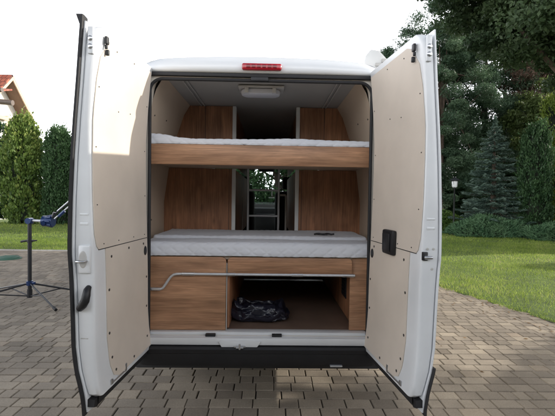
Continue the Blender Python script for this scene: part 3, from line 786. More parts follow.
    # upper lock mechanism
    plate(.638, .664, -.053, -.038, 2.285, 2.325, 'lock_part', M['black']); plate(.644, .656, -.049, -.034, 2.262, 2.285, 'lock_part', M['black']); plate(.632, .646, -.052, -.034, 2.232, 2.262, 'lock_part', M['black'])
    plate(DL - .005, DL + .012, -.016, .012, 2.21, 2.345, 'striker_plate', M['white_dusty'])
    for zz_ in (2.245, 2.285):
        b = MB(); b.lathe([(.013, -.001), (.013, .004), (.008, .007)], (0, 0, 0), 12, d.to_track_quat('Z', 'Y').to_matrix().to_4x4()); b.xform(Matrix.Translation(P(DL + .012, -.003, zz_))); b.build('bolt', M['steel'], e)
    # lower lock mechanism
    plate(.40, .425, -.050, -.034, .455, .505, 'lower_latch', M['steel'], .006); plate(.575, .60, -.052, -.036, .462, .49, 'lower_latch', M['steel'], .004)
    ptube([(.44, -.050, .468), (.58, -.05, .470)], .004, 'latch_rod', M['steel'])
    if sx < 0:
        # centre striker loop on a moulded plate, black pull handle
        plate(DL - .004, DL + .018, -.006, .058, 1.10, 1.245, 'striker_plate', M['white_dusty'], .010)
        b = MB(); b.lathe([(1, 0), (.9, .5), (.7, .55)], (0, 0, 0), 20); b.xform(Matrix.Translation(P(DL + .0175, .03, 1.172)) @ d.to_track_quat('Z', 'Y').to_matrix().to_4x4() @ Matrix.Diagonal((.022, .045, .006, 1))); b.build('striker_dish', M['trim'], e)
        ptube([(DL + .016, .05, 1.165), (DL + .045, .048, 1.165), (DL + .048, .03, 1.165), (DL + .045, .012, 1.165), (DL + .016, .010, 1.165)], .006, 'striker_loop', M['steel'])
        b = MB(); b.tube([P(DL + .002, .008, 1.028), P(DL + .024, .004, 1.018), P(DL + .034, .003, .995), P(DL + .036, .008, .968), P(DL + .034, .022, .944), P(DL + .026, .040, .926), P(DL + .002, .050, .918)], [.014, .018, .021, .022, .021, .018, .014], 10); b.build('pull_handle', M['black'], e, 60)
        plate(DL - .002, DL + .004, .01, .05, .76, .765, 'dent', M['trim'], .001)
    else:
        plate(DL - .006, DL + .012, -.010, .018, 1.185, 1.23, 'latch', M['black'], .004); ptube([(DL + .012, .0, 1.202), (DL + .02, .01, 1.202), (DL + .02, .035, 1.202)], .010, 'latch_tongue', M['steel'])
        for (w_, zz_) in ((.018, 1.245), (.050, 1.245), (.045, 1.14)):
            b = MB(); b.lathe([(.007, -.001), (.007, .002), (.003, .003)], (0, 0, 0), 10, d.to_track_quat('Z', 'Y').to_matrix().to_4x4()); b.xform(Matrix.Translation(P(DL + .0035, w_, zz_))); b.build('bolt', M['trim'], e)
        # cup handle on the lining across the seam
        plate(.285, .435, -.045, -.012, 1.165, 1.315, 'cup_handle', M['black'], .012)
        plate(.31, .41, -.055, -.044, 1.185, 1.295, 'cup_handle_grip', M['black'], .006)
    plate(DL - .003, DL + .006, .012, .056, 1.345, 1.360, 'pressed_rib', M['white_dusty'], .004); plate(DL - .003, DL + .006, .012, .056, 1.395, 1.407, 'pressed_rib', M['white_dusty'], .004)
    # hinges
    for hz in (.75, 1.35, 2.05):
        plate(-.03, .03, .02, .06, hz - .05, hz + .05, 'hinge', M['white_dusty'], .006)
    return e
make_door(-1, 4.7, 'left rear door with black edge seal and curved black pull handle')
make_door(1, 6.9, 'right rear door with square black cup handle on its beige lining')

# ------------------------------------------------------------------ loose things in the van
def quilt(name, x0, x1, y0, y1, z0, z1, label, r=.03, nx=240, cell=.13, lift=None, ny=None, amp=.006):
    """Mattress: front face, rounded top edge and top as one sheet with diamond quilting pressed in."""
    H = z1 - z0; D = y1 - y0
    prof = [(y0 + .012, z0 + .002, 0)]
    for t in np.linspace(.05, 1, 12): prof.append((y0 - .004 * math.sin(math.pi * t), z0 + (H - r) * t, 1))
    for a in np.linspace(12, 90, 9): prof.append((y0 + r - r * math.cos(R(a)), z1 - r + r * math.sin(R(a)), 1))
    n_t = ny or max(8, int((D - 2 * r) / .011))
    for t in np.linspace(0, 1, n_t + 1)[1:]: prof.append((y0 + r + (D - 2 * r) * t, z1, 1))
    for a in np.linspace(12, 90, 6): prof.append((y1 - r + r * math.sin(R(a)), z1 - r + r * math.cos(R(a)), 1))
    prof.append((y1, z0 + .002, 0))
    p = np.array(prof); s = np.concatenate([[0], np.cumsum(np.hypot(np.diff(p[:, 0]), np.diff(p[:, 1])))])
    dy = np.gradient(p[:, 0]); dz = np.gradient(p[:, 1]); ln = np.hypot(dy, dz) + 1e-9
    ny_, nz_ = -dz / ln, dy / ln
    xs = np.linspace(x0, x1, nx)
    X, S = np.meshgrid(xs, s)
    A = (X + S * 1.35) / cell + .07 * np.sin(X * 9); B = (X - S * 1.35) / cell + .05 * np.sin(X * 7 + 2)
    da = np.abs(A - np.round(A)); db = np.abs(B - np.round(B))
    q = 1 - np.exp(-(np.minimum(da, db) / .11) ** 2 * 1.0)
    wr = .0022 * np.sin(X * 5.1 + S * 8) + .0015 * np.sin(X * 13 - S * 17)
    disp = (q - 1) * amp + wr
    edge = np.clip(np.minimum(X - x0, x1 - X) / .02, 0, 1); rnd = (np.sqrt(1 - (1 - edge) ** 2) - 1) * .015
    disp = (disp + rnd) * p[:, 2][:, None]
    Y = p[:, 0][:, None] + ny_[:, None] * disp; Z = p[:, 1][:, None] + nz_[:, None] * disp
    if lift is not None: Z = Z + lift(X) * ((Z - z0) / H)
    Vv = np.stack([X, Y, Z], -1).reshape(-1, 3)
    m_, n_ = X.shape
    idx = np.arange(m_ * n_).reshape(m_, n_)
    Fq = np.stack([idx[:-1, :-1], idx[:-1, 1:], idx[1:, 1:], idx[1:, :-1]], -1).reshape(-1, 4)
    o = mesh_np(name, Vv, Fq, M['mattress'], None, None, True)
    return tag(o, label, 'mattress')
quilt('mattress', -.80, .80, .040, .90, 1.868, 1.918, 'thin white quilted mattress on the upper bunk', .022, lift=lambda X: .022 * np.exp(-((X + .74) / .13) ** 2) + .003 * np.sin(X * 6), ny=20, cell=.12, amp=.003)
quilt('mattress', -.845, .845, .026, .335, 1.0775, 1.178, 'white quilted front mattress along the edge of the lower bunk', .048, amp=.0036, cell=.105)
quilt('mattress', -.85, .85, .345, .935, 1.0775, 1.196, 'white quilted rear mattress behind the front one on the lower bunk', .025, amp=.003, cell=.105)
# small dark folded strap on the rear mattress
b = MB()
b.tube([(.44 + .02 * i, .47 + .012 * math.sin(i * 1.3), 1.204 + .005 * abs(math.sin(i * .9))) for i in range(9)], .007, 8)
b.tube([(.46 + .018 * i, .50 + .01 * math.cos(i * 1.7), 1.203) for i in range(6)], .006, 8)
tag(b.build('strap', M['black'], None, 60), 'small dark strap lying on the rear mattress at the right', 'strap')
# ladder
ld = thing('ladder', 'slim grey metal bunk ladder standing in the dark aisle', 'ladder', (0.005, 1.02, 1.077))
for sx in (-1, 1):
    b = MB(); b.tube([(sx * .148, .06, 0), (sx * .148, -.02, .70)], .0115, 10); b.build('rail', M['dull_steel'], ld, 60)
for zz in (.245, .495):
    b = MB(); yy = .06 - .08 * zz / .70; b.tube([(-.140, yy, zz), (.140, yy, zz)], .0105, 10); b.build('rung', M['dull_steel'], ld, 60)
# plastic bag in the storage bay
b = MB(); t = bmesh.new(); bmesh.ops.create_icosphere(t, subdivisions=5, radius=1)
from mathutils import noise
for v in t.verts:
    p = v.co.copy()
    sgn = lambda a: math.copysign(abs(a) ** .6, a)
    q = Vector((sgn(p.x) * .23, sgn(p.y) * .15, (sgn(p.z) * .5 + .5) * .115))
    h = noise.fractal(Vector((p.x * 1.6, p.y * 1.6, p.z * 1.6)), 1, 2, 3); rdg = abs(noise.noise(Vector((p.x * 3.2 + 4, p.y * 3.2, p.z * 3.2))))
    q.z *= (1 + .6 * h - .5 * rdg + .45 * max(0, -p.x) ** 2)
    q.x += .03 * noise.noise(p * 3 + Vector((9, 0, 0))); q.y += .03 * noise.noise(p * 3 + Vector((0, 9, 0)))
    q.z = max(0, q.z)
    v.co = q
b.merge(t); bag = b.build('plastic_bag', M['bag'], None, 70); bag.location = (-.0, .33, .547)
tag(bag, 'shiny dark plastic bag lying crumpled in the storage bay', 'bag')

# ------------------------------------------------------------------ bicycle repair stand
st = thing('repair_stand', 'black and blue folding bicycle repair stand on the paving', 'stand', (-3.30, 2.80, 0))
b = MB(); b.tube([(0, 0, .05), (0, 0, 1.10)], .026, 14); b.tube([(0, 0, .04), (0, 0, .16)], .033, 14); b.build('post', M['stand_black'], st, 50)
b = MB(); b.lathe([(.03, -.035), (.043, -.03), (.043, .03), (.03, .035)], (0, 0, .245), 14); b.box(.03, .075, -.02, .02, .225, .265, .006); b.build('collar', M['blue'], st)
b = MB(); b.lathe([(.028, -.02), (.036, -.018), (.036, .018), (.028, .02)], (0, 0, .84), 14); b.tube([(-.12, 0, .83), (-.04, 0, .845), (.05, 0, .845), (.10, 0, .85)], [.016, .016, .014, .01], 8); b.build('quick_release', M['stand_black'], st)
feet = [(-.88, .42), (-.80, -.44), (.62, -.50), (.70, .34)]
for (fx, fy) in feet:
    b = MB(); b.tube([(fx * .05, fy * .05, .235), (fx, fy, .03)], .0125, 10); lg = b.build('leg', M['stand_black'], st, 50)
    b = MB(); b.tube([(fx * .96, fy * .96, .04), (fx * 1.05, fy * 1.05, .021)], .020, 10); b.build('rubber_foot', M['rubber'], lg, 50)
    b = MB(); b.tube([(fx * .03, fy * .03, .065), (fx * .5, fy * .5, .135)], .009, 8); b.build('brace', M['stand_black'], st, 50)
b = MB(); b.tube([(0, -.045, 1.125), (0, .045, 1.125)], .042, 16); b.box(-.045, .045, -.03, .03, 1.085, 1.16, .012); b.tube([(-.06, 0, 1.12), (-.03, 0, 1.125)], .018, 10); b.build('head', M['blue'], st)
b = MB(); b.tube([(.03, 0, 1.13), (.20, 0, 1.125)], .018, 12); b.build('arm', M['alu'], st, 50)
b = MB()
b.tube([(.19, 0, 1.125), (.33, 0, 1.122)], .075, 18); b.tube([(.235, -.085, 1.10), (.235, .085, 1.15)], .03, 10)
for a in range(0, 360, 45): b.tube([(.20, .055 * math.cos(R(a)), 1.125 + .055 * math.sin(R(a))), (.32, .075 * math.cos(R(a)), 1.125 + .075 * math.sin(R(a)))], .017, 8)
b.build('clamp_head', M['blue'], st, 50)
b = MB(); b.tube([(.30, 0, 1.16), (.40, .02, 1.28), (.66, .05, 1.50)], .013, 10); b.tube([(.33, -.02, 1.17), (.36, -.02, 1.25)], .022, 10); b.build('clamp_arm', M['stand_black'], st, 50)
b = MB(); b.tube([(.40, -.03, 1.27), (.68, 0, 1.53)], .009, 8); b.tube([(.36, -.03, 1.16), (.62, 0, 1.40), (.80, .02, 1.50)], .010, 8); b.build('clamp_rod', M['alu'], st, 50)
b = MB(); b.tube([(.42, -.03, 1.195), (.50, -.03, 1.27)], .022, 10); b.build('grip', M['blue'], st, 50)
b = MB(); b.tube([(.66, .05, 1.50), (.72, .05, 1.54)], .025, 10); b.build('grip', M['blue'], st, 50)
b = MB(); b.tube([(.60, .03, 1.36), (.70, .03, 1.42), (.73, .03, 1.50), (.70, .03, 1.58)], .02, 10); b.build('jaw', M['stand_black'], st, 50)

# green inspection cover
cv = thing('inspection_cover', 'flat round green plastic drain cover set in the paving', 'drain cover', (-5.95, 6.35, 0))
b = MB(); b.lathe([(.27, -.01), (.27, .012), (.26, .022), (.235, .024)], n=28); b.build('ring', M['green_plastic'], cv)
b = MB(); b.lathe([(.232, .010), (.230, .040), (.21, .052), (.0001, .055)], n=28)
for i in range(5): b.box(-.16, .16, -.13 + i * .06, -.11 + i * .06, .052, .062, .003)
b.build('lid', M['green_plastic'], cv)

# ------------------------------------------------------------------ foliage
def quads(c, u, v): return np.stack([c - u, c - v, c + u, c + v], 1).reshape(-1, 3)
def rand_unit(n):
    v = rng.normal(size=(n, 3)); return v / np.linalg.norm(v, axis=1, keepdims=True)
def leaf_mesh(name, c, size, asp, mat, parent, tint, dirs=None, jit=.6):
    n = len(c)
    u = rand_unit(n)
    if dirs is not None:
        u = dirs + u * jit; u /= np.linalg.norm(u, axis=1, keepdims=True)
    w_ = rand_unit(n); v = np.cross(u, w_); v /= np.linalg.norm(v, axis=1, keepdims=True) + 1e-9
    s = size * rng.uniform(.6, 1.35, n)
    Vv = quads(c, u * s[:, None], v * (s * asp)[:, None])
    return mesh_np(name, Vv, np.arange(4 * n).reshape(-1, 4), mat, parent, np.clip(tint, 0, 1))
def trunk(parent, h, r, limbs=None, lean=(0, 0)):
    b = MB(); b.tube([(lean[0] * t * t + .05 * r * 6 * math.sin(t * 5) * t, lean[1] * t * t, h * t - .05) for t in np.linspace(0, 1, 8)], [r * (1.25 - 1.0 * t) if t else r * 1.5 for t in np.linspace(0, 1, 8)], 10)
    for (p0, p1, rr_) in limbs or []:
        p0 = Vector(p0); p1 = Vector(p1); mid = (p0 + p1) / 2 + Vector((0, 0, -.12 * (p1 - p0).length * .3))
        b.tube([p0, mid, p1], [rr_, rr_ * .6, rr_ * .2], 6)
    return b.build('trunk', M['bark'], parent, 60)
def crown_tree(name, label, loc, h, crown_z, rad, mat, n, leaf, nclump=60, clump_r=.6, cat='tree', group=None, tr=.16, asp=.5, seedoff=(0, 0, 0), shell=.55, tint0=.5):
    t = thing(name, label, cat, loc, 0, group)
    cz0, cz1 = crown_z; rx, ry = rad
    d = rand_unit(nclump); rr_ = rng.uniform(shell, 1, nclump) ** .6
    cc = d * rr_[:, None] * np.array([rx, ry, (cz1 - cz0) / 2]) + np.array([seedoff[0], seedoff[1], (cz0 + cz1) / 2 + seedoff[2]])
    cr = clump_r * rng.uniform(.6, 1.3, nclump); ct = rng.normal(tint0, .17, nclump)
    k_ = rng.integers(0, nclump, n)
    off = rand_unit(n) * (rng.uniform(0, 1, n) ** .5)[:, None] * np.array([1, 1, .62])
    c = cc[k_] + off * cr[k_][:, None]
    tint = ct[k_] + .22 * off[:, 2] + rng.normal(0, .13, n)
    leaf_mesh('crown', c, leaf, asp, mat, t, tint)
    ti = min(.7, .6) * h
    limbs = [((0, 0, h * random.uniform(.35, .7)), tuple(cc[i]), tr * .4) for i in rng.choice(nclump, min(26, nclump), replace=False)]
    trunk(t, h * .85, tr, limbs, (seedoff[0] * .6, seedoff[1] * .6))
    return t
def spruce(name, label, loc, h, r, mat, n, needle, layers=16, droop=.18, cat='tree', z0=.1, group=None, tint0=.45, per=13):
    """Conifer with whorls of sagging boughs; each bough carries side twigs of needles."""
    t = thing(name, label, cat, loc, 0, group)
    C, Dd, Tn = [], [], []; limbs = []
    nb = layers * per; each = max(8, n // nb)
    for L in range(layers):
        f = L / (layers - 1); zc = z0 * h + (h * (1 - z0)) * f
        rl = r * (1 - f) ** .85 + .06
        for k_ in range(per):
            a = 2 * math.pi * (k_ + .5 * (L % 2)) / per + random.uniform(-.25, .25); ln_ = rl * random.uniform(.72, 1.12)
            zz = zc + random.uniform(-.5, .5) * h / layers
            m_ = max(4, int(each * (.35 + 1.2 * (1 - f))))
            s = rng.uniform(.08, 1, m_) ** .75
            side = rng.normal(0, .16, m_) * (1.15 - s) * ln_
            sag = -droop * ln_ * s + .16 * ln_ * s ** 3
            ca, sa = math.cos(a), math.sin(a)
            x_ = ca * s * ln_ - sa * side; y_ = sa * s * ln_ + ca * side
            C.append(np.stack([x_, y_, zz + sag + rng.normal(0, .02 * h / layers * 3, m_) - np.abs(side) * .18], 1))
            dd = np.stack([ca - sa * np.sign(side) * .8, sa + ca * np.sign(side) * .8, np.full(m_, -.15)], 1); Dd.append(dd / np.linalg.norm(dd, axis=1, keepdims=True))
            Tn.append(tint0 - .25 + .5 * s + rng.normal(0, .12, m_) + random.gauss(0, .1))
            if L % 3 == 0 and k_ % 2 == 0: limbs.append(((0, 0, zz), (ca * ln_ * .8, sa * ln_ * .8, zz - droop * ln_ * .7), .018 * r))
    m_ = max(20, n // 120)
    C.append(np.stack([rng.normal(0, .02, m_), rng.normal(0, .02, m_), rng.uniform(h * .93, h * 1.05, m_)], 1)); Dd.append(np.tile([0, 0, 1.], (m_, 1))); Tn.append(np.full(m_, .8))
    leaf_mesh('crown', np.concatenate(C), needle, .22, mat, t, np.concatenate(Tn), np.concatenate(Dd), .45)
    trunk(t, h * .97, .02 * h + .03, limbs)
    return t
def column(name, label, loc, h, r, mat, n, leaf, cat='tree', group=None, top=.35, lump=.14, tint0=.5, asp=.45, base=.0):
    """Thuja: dense upright sprays on a lumpy column that closes to a point."""
    t = thing(name, label, cat, loc, 0, group)
    nc = int(55 * h * r * 1.6) + 40
    def rad_at(z): return np.where(z > 1 - top, np.sqrt(np.clip(1 - ((z - (1 - top)) / top) ** 2, 0, 1)) * .95 + .02, 1) * np.where(z < .12, .78 + z * 1.8, 1)
    zc_ = rng.uniform(.02, .985, nc); ac = rng.uniform(0, 2 * np.pi, nc); ph = random.uniform(0, 6)
    rc = r * rad_at(zc_) * (1 + lump * (np.sin(ac * 3 + zc_ * 11 + ph) * .6 + rng.normal(0, .55, nc)) - .14) * np.where(rng.uniform(0, 1, nc) < .3, rng.uniform(.5, .9, nc), 1)
    sc = rng.uniform(.6, 1.35, nc); tc_ = rng.normal(0, .15, nc)
    k_ = rng.integers(0, nc, n)
    off = rng.normal(0, 1, (n, 3)) * np.array([.085, .085, .15]) * (sc[k_] * (.55 + .5 * r))[:, None]
    a = ac[k_]
    c = np.stack([np.cos(a) * rc[k_], np.sin(a) * rc[k_], zc_[k_] * h + .02], 1) + off
    c[:, 2] = np.maximum(c[:, 2], .01) + .35 * np.maximum(0, np.hypot(off[:, 0], off[:, 1]) - .05)
    a = np.arctan2(c[:, 1], c[:, 0])
    out = (off[:, 0] * np.cos(a) + off[:, 1] * np.sin(a)) / .1
    rr_ = np.hypot(c[:, 0], c[:, 1]); cell = tc_[k_] * 2 + .5 * off[:, 2] / .15; pr = 1; lm = 1
    dirs = np.stack([np.cos(a) * .35, np.sin(a) * .35, np.full(n, 1.)], 1); dirs /= np.linalg.norm(dirs, axis=1, keepdims=True)
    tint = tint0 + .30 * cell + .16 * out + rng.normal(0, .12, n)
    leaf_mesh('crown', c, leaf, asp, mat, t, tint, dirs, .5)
    trunk(t, h * .9, .03 * h * .4 + .03)
    # dense inner core of twigs, crown shade put into its dark colour
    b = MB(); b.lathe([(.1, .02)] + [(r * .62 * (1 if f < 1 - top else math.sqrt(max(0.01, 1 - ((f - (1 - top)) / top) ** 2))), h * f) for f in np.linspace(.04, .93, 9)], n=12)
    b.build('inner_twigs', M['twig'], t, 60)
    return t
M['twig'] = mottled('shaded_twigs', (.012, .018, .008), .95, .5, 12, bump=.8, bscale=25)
def mound(name, label, cat, loc, size, mat, n, leaf, asp=.3, spread=.8, tint0=.5, flat=False):
    """Low planting: dense sprays over an uneven mound."""
    t = thing(name, label, cat, loc)
    sx, sy, h = size
    x = rng.uniform(-1, 1, n); y = rng.uniform(-1, 1, n)
    ph = random.uniform(0, 6)
    e = (1 - np.abs(x) ** 6) * (1 - np.abs(y) ** 4) if flat else np.clip(1 - .75 * x ** 2 * x ** 2 - y ** 2, 0.02, 1) ** .6
    hh = h * e * (1 + .22 * np.sin(x * sx * 3.1 + ph) * np.sin(y * sy * 2.7 + 1) + .12 * np.sin(x * sx * 8 + y * 5))
    z = hh * (rng.uniform(.0, 1.0, n) ** .45)
    c = np.stack([x * sx, y * sy, z], 1)
    dirs = np.stack([x * spread + rng.normal(0, .5, n), y * spread + rng.normal(0, .5, n), np.full(n, .55)], 1); dirs /= np.linalg.norm(dirs, axis=1, keepdims=True)
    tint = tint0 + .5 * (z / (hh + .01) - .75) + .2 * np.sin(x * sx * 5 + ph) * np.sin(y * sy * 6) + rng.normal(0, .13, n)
    leaf_mesh('foliage', c, leaf, asp, mat, t, tint, dirs, .5)
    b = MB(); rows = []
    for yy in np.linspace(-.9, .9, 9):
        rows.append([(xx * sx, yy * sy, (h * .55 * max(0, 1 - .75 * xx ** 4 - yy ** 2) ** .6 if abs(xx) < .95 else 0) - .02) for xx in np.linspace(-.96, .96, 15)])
    b.grid(rows); b.build('stems', M['twig'], t, 60)  # dark dome for the stems, shade under the leaves put into its colour
    return t
L_thuja = leafmat('thuja_fresh', (0.039, 0.081, 0.021), (0.157, 0.235, 0.05), (.23, .28, .07))
L_thujad = leafmat('thuja_dark', (0.026, 0.065, 0.027), (0.072, 0.138, 0.052))
L_thujab = leafmat('thuja_bright', (0.065, 0.124, 0.023), (0.246, 0.325, 0.056), (.28, .33, .07))
L_pine = leafmat('pine_needles', (0.05, 0.098, 0.06), (0.15, 0.232, 0.128), transl=.25)
L_spr = leafmat('blue_spruce', (0.055, 0.105, 0.085), (0.175, 0.25, 0.195), (.22, .28, .21), transl=.15)
L_oak = leafmat('oak_leaves', (0.038, 0.068, 0.032), (0.117, 0.169, 0.075), transl=.4)
L_yel = leafmat('sunny_leaves', (0.055, 0.09, 0.028), (0.17, 0.225, 0.075), transl=.4)
L_brown = leafmat('browned_needles', (0.072, 0.049, 0.039), (0.213, 0.134, 0.095), transl=.2)
L_hedge = leafmat('hedge_leaves', (0.036, 0.085, 0.019), (0.134, 0.224, 0.045), transl=.35)
L_jun = leafmat('juniper', (0.055, 0.14, 0.07), (0.18, 0.30, 0.15), transl=.25)

# left: conifers behind the lawn
column('thuja', 'lumpy light green thuja beside the house, left of the darker one', (-12.3, 17.0, 0), 5.25, .86, L_thuja, 30000, .08, lump=.2, asp=.55, top=.45)
column('thuja', 'smooth dark green thuja right of the light green one', (-10.6, 17.2, 0), 4.8, .74, L_thujad, 26000, .06, lump=.09)
column('thuja', 'dark green thuja partly hidden by the left rear door edge', (-9.3, 17.5, 0), 4.6, .70, L_thujad, 18000, .06, lump=.07)
crown_tree('dark_conifer', 'very dark conifer at the left picture edge below the house', (-14.2, 17.3, 0), 5.2, (.2, 5.2), (1.15, 1.0), L_thujad, 16000, .075, 50, .5, tint0=.2)
# in front of the van, seen through the windscreen
crown_tree('garden_tree', 'leafy green tree seen through the windscreen', (.4, 15.5, 0), 5.0, (-.3, 5.4), (2.8, 1.6), L_thujad, 42000, .09, 110, .6, tint0=.5)
for i, x in enumerate((-6.6, -4.6, -2.4)):
    column('thuja', ['dark thuja hidden behind the left door', 'dark thuja hidden behind the van, left of the bushy one', 'bushy thuja hidden behind the van'][i], (x, 17.3 + .2 * i, 0), 4.5, .95, L_thujad, 7000, .10, lump=.1)

# right: the wooded garden edge
crown_tree('oak_tree', 'tall dark leafy tree overhanging the garden at the top right', (9.4, 8.6, 0), 12, (5.0, 12.0), (5.3, 3.6), L_oak, 210000, .06, 300, .66, tr=.24, asp=.55, tint0=.5, shell=.25)
crown_tree('pine_tree', 'broad blue green pine rising behind the garden lamp', (9.3, 18.2, 0), 12.2, (.9, 12.4), (2.8, 1.9), L_pine, 130000, .085, 170, .62, tr=.15, asp=.2, tint0=.5, shell=.3)
crown_tree('pine_tree', 'tall pine behind the blue spruce', (12.9, 20.4, 0), 13.5, (1.5, 13.5), (2.7, 2.0), L_pine, 90000, .095, 160, .72, tr=.17, asp=.2, tint0=.45, shell=.3)
crown_tree('pine_tree', 'dark pine half hidden by the right rear door', (7.4, 18.9, 0), 11.2, (.6, 11.2), (1.8, 1.6), L_pine, 70000, .085, 90, .6, tr=.14, asp=.2, tint0=.34, shell=.3)
crown_tree('pine_tree', 'tall pine behind the thujas at the right', (17.2, 21.5, 0), 12.5, (2, 12.5), (2.5, 2.0), L_pine, 60000, .10, 120, .75, tr=.17, asp=.2, tint0=.4, shell=.3)
crown_tree('larch_tree', 'sparse brownish conifer among the green trees', (14.6, 19.4, 0), 12.5, (6.5, 12.3), (1.5, 1.3), L_brown, 15000, .10, 70, .5, tr=.15, asp=.22)
crown_tree('birch_tree', 'sunlit yellow green tree in front of the tall pines', (14.9, 18.0, 0), 7.6, (3.3, 7.9), (2.2, 1.5), L_yel, 19000, .085, 80, .5, tr=.09, asp=.5)
spruce('blue_spruce', 'blue grey spruce with tiered boughs and a pointed top', (10.25, 14.8, 0), 5.05, 1.95, L_spr, 46000, .075, 19, .20, z0=.06)
column('thuja', 'dark columnar thuja right of the blue spruce', (11.35, 13.6, 0), 4.75, .62, L_thujad, 22000, .055, lump=.05, tint0=.35)
column('thuja', 'bright green narrow thuja at the right picture edge', (12.75, 14.6, 0), 6.3, .55, L_thujab, 20000, .06, lump=.10)
backs = [(6.6, 21.5, 7.0, 2.0, 'dark spruce far behind the right rear door'), (12.0, 24, 8.0, 2.4, 'dark spruce deep behind the pines'), (16.5, 24.5, 9.0, 2.6, 'dark spruce behind the yellow green tree'), (19.5, 22.5, 8.5, 2.6, 'dark spruce at the far right behind the thujas'), (14.4, 18.0, 4.2, 1.7, 'low dark spruce between the blue spruce and the thujas')]
for (x, y, h, r, lb) in backs:
    spruce('spruce_tree', lb, (x, y, 0), h, r, L_thujad, 17000, .13, 15, .22, z0=.05, tint0=.3)
mound('hedge', 'low leafy green hedge beside the garden lamp', 'hedge', (7.6, 15.5, 0), (2.1, .7, .82), L_hedge, 15000, .055, .55, .3, .5, True)
mound('juniper', 'spreading blue green juniper in front of the blue spruce', 'juniper', (9.55, 13.75, 0), (1.75, .95, .78), L_jun, 16000, .085, .18, .9)
mound('juniper', 'spreading juniper in front of the dark columnar thuja', 'juniper', (11.9, 12.5, 0), (1.7, .85, .68), L_jun, 14000, .085, .18, .9)
# shrubs and trees further to the right, out in the garden (their shadows cross the lawn and drive)
rightside = [('tall_shrub', 'tall shrub right of the drive, nearest the camera', (10.2, -3.6), 4.4, 1.9), ('tall_shrub', 'tall shrub right of the drive, between two others', (10.4, -.9), 4.5, 1.8), ('tall_shrub', 'tall shrub right of the drive, beside the sunny gap', (10.6, .98), 4.3, 1.25),
             ('garden_shrub', 'round shrub at the right lawn side', (13.0, 6.9), 2.6, .5), ('garden_shrub', 'bushy shrub at the right lawn side', (13.6, 10.6), 3.8, 1.0), ('garden_shrub', 'wide shrub at the far right of the lawn', (14.5, 12.8), 3.9, 1.25)]
for (nm, lb, (x, y), h, r) in rightside:
    crown_tree(nm, lb, (x, y, 0), h, (.15, h), (r, r), L_hedge, 20000, .12, 110, .55, cat='shrub', tr=.07, tint0=.45)

# far wood behind the garden, one unbroken mass of leaves
n = 60000
x = rng.uniform(2, 40, n); y = 28 + rng.normal(0, 1.0, n) + (x - 2) * -.12
hh = 4.6 + 1.2 * np.sin(x * .8) + .8 * np.sin(x * 2.1 + 1)
z = hh * rng.uniform(0, 1, n) ** .8
fw = leaf_mesh('far_wood', np.stack([x, y + .8 * np.sin(z * 2 + x), z], 1), .19, .5, L_thujad, None, .3 + .2 * np.sin(x * 1.7 + z) + rng.normal(0, .15, n))
tag(fw, 'dark green wood closing the garden far behind the pines', 'wood', kind='stuff')
mound('hedge', 'tall hedge added out of view behind the camera to block sky light', 'hedge', (0, -6.2, 0), (6.5, .7, 3.1), L_thujad, 30000, .12, .5, .3, .5, True)  # unseen hedge, added to darken the paving near the bumper
# garden lamp
gl = thing('garden_lamp', 'black garden lamp post with a pale lantern between pine and spruce', 'lamp', (8.42, 14.7, 0))
b = MB(); b.lathe([(.10, 0), (.10, .04), (.05, .08), (.038, .5), (.034, 2.02), (.06, 2.05), (.06, 2.08)], n=12); b.build('post', M['pole_dark'], gl, 50)
b = MB(); b.lathe([(.07, 2.08), (.11, 2.12), (.13, 2.36), (.05, 2.40)], n=12); b.build('lantern_glass', mottled('opal_glass', (.85, .86, .86), .25, .03, 5), gl, 50)
b = MB(); b.lathe([(.05, 2.385), (.25, 2.40), (.24, 2.42), (.09, 2.50), (.03, 2.56)], n=14); b.build('lantern_roof', M['pole_dark'], gl, 50)
for a in range(0, 360, 90):
    b = MB(); b.tube([(.085 * math.cos(R(a + 45)), .085 * math.sin(R(a + 45)), 2.08), (.142 * math.cos(R(a + 45)), .142 * math.sin(R(a + 45)), 2.39)], .007, 6); b.build('lantern_bar', M['pole_dark'], gl, 50)

# ------------------------------------------------------------------ house on the left
hs = thing('house', 'white house with red tiled gable roof and brown gutters at the left', 'house', (-16.2, 22.3, 0))
def roofslab(p0, p1, q0, q1, th, name, mat, par):
    p0, p1, q0, q1 = map(Vector, (p0, p1, q0, q1)); nn = (p1 - p0).cross(q0 - p0).normalized(); nn = nn if nn.z > 0 else -nn
    b = MB(); a = [b.bm.verts.new(p) for p in (p0, p1, q1, q0)]; c = [b.bm.verts.new(p - nn * th) for p in (p0, p1, q1, q0)]
    b.bm.faces.new(a); b.bm.faces.new(c)
    for i in range(4): b.bm.faces.new((a[i], a[(i + 1) % 4], c[(i + 1) % 4], c[i]))
    return b.build(name, mat, par, 0)
ZR, HWd, SL = 9.0, 2.1, 1.02      # ridge height, half span, slope
rf = roofslab((0, 0, ZR), (-9, 0, ZR), (0, -HWd, ZR - HWd * SL), (-9, -HWd, ZR - HWd * SL), .10, 'roof', M['tiles'], hs)
roofslab((0, 0, ZR), (-9, 0, ZR), (0, HWd, ZR - HWd * SL), (-9, HWd, ZR - HWd * SL), .10, 'roof', M['tiles'], hs)
b = MB(); b.prism([(-.0, -.0), (.0, .0)] if False else [(-.9, ZR - .35 - HWd * 0), (.0, ZR - .12), (.0, ZR - .34), (-HWd, ZR - HWd * SL - .32), (-HWd, ZR - HWd * SL - .10)][1:] , 'x', -.03, .03, 0); b.build('bargeboard', M['fascia'], hs)
b = MB(); b.prism([(.0, ZR - .12), (HWd, ZR - HWd * SL - .10), (HWd, ZR - HWd * SL - .32), (.0, ZR - .34)], 'x', -.03, .03, 0); b.build('bargeboard', M['fascia'], hs)
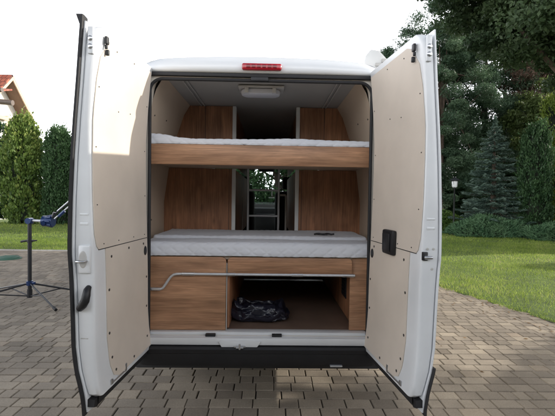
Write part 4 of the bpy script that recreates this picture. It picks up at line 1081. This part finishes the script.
b = MB(); b.prism([(-HWd + .1, ZR - HWd * SL - .08), (.0, ZR - .15), (HWd - .1, ZR - HWd * SL - .08), (HWd - .1, ZR - HWd * SL - .14), (0, ZR - .21), (-HWd + .1, ZR - HWd * SL - .14)], 'x', -.9, -.035, 0); b.build('soffit', M['soffit'], hs)
b = MB(); b.prism([(-1.75, 0), (1.75, 0), (1.75, ZR - 1.75 * SL - .22), (0, ZR - .25), (-1.75, ZR - 1.75 * SL - .22)], 'x', -8.9, -.9, 0); b.build('wall', M['render_white'], hs, 0)
b = MB(); b.box(-.897, -.86, -.5, .5, 4.2, 5.5, .01); wn = b.build('window', M['fascia'], hs); b = MB(); b.box(-.858, -.85, -.42, .42, 4.28, 5.42, 0); b.build('pane', M['glass'], wn)
for (p0, p1, rr_) in (((-5, -3.1, 7.62), (1.45, -3.1, 7.22), .13), ((-5, -3.0, 7.1), (1.95, -3.0, 6.55), .15)):
    b = MB(); b.tube([p0, p1], rr_, 12); b.build('gutter', M['gutter'], hs)
roofslab((-5, -1.9, 8.0), (1.2, -1.9, 7.6), (-5, -3.0, 7.65), (1.2, -3.0, 7.25), .08, 'porch_roof', M['tiles'], hs)
b = MB(); b.box(-6, .75, -3.0, -1.8, 0, 5.9, 0); b.build('porch_wall', M['render_white'], hs, 0)
b = MB(); b.prism([(-6, 6.45), (1.0, 5.95), (1.0, 5.75), (-6, 6.2)], 'y', -3.15, -1.9, 0); b.build('porch_beam', M['fascia'], hs, 0)
b = MB(); b.prism([(-1.2, 5.7), (.4, 6.5), (1.8, 5.6), (1.8, 5.4), (-1.2, 5.5)], 'x', -.84, -.5, 0); b.build('canopy', M['fascia'], hs, 0)

# ------------------------------------------------------------------ groups of repeats
GR = {'thuja': 'thujas around the garden', 'pine_tree': 'pines at the garden edge', 'spruce_tree': 'dark spruces behind the pines', 'juniper': 'spreading junipers along the lawn',
      'tall_shrub': 'tall shrubs right of the drive', 'garden_shrub': 'shrubs at the right lawn side', 'mattress': 'white quilted bunk mattresses'}
for o in list(COL.objects):
    k = o.name.split('.')[0]
    if o.parent is None and k in GR: o['group'] = GR[k]
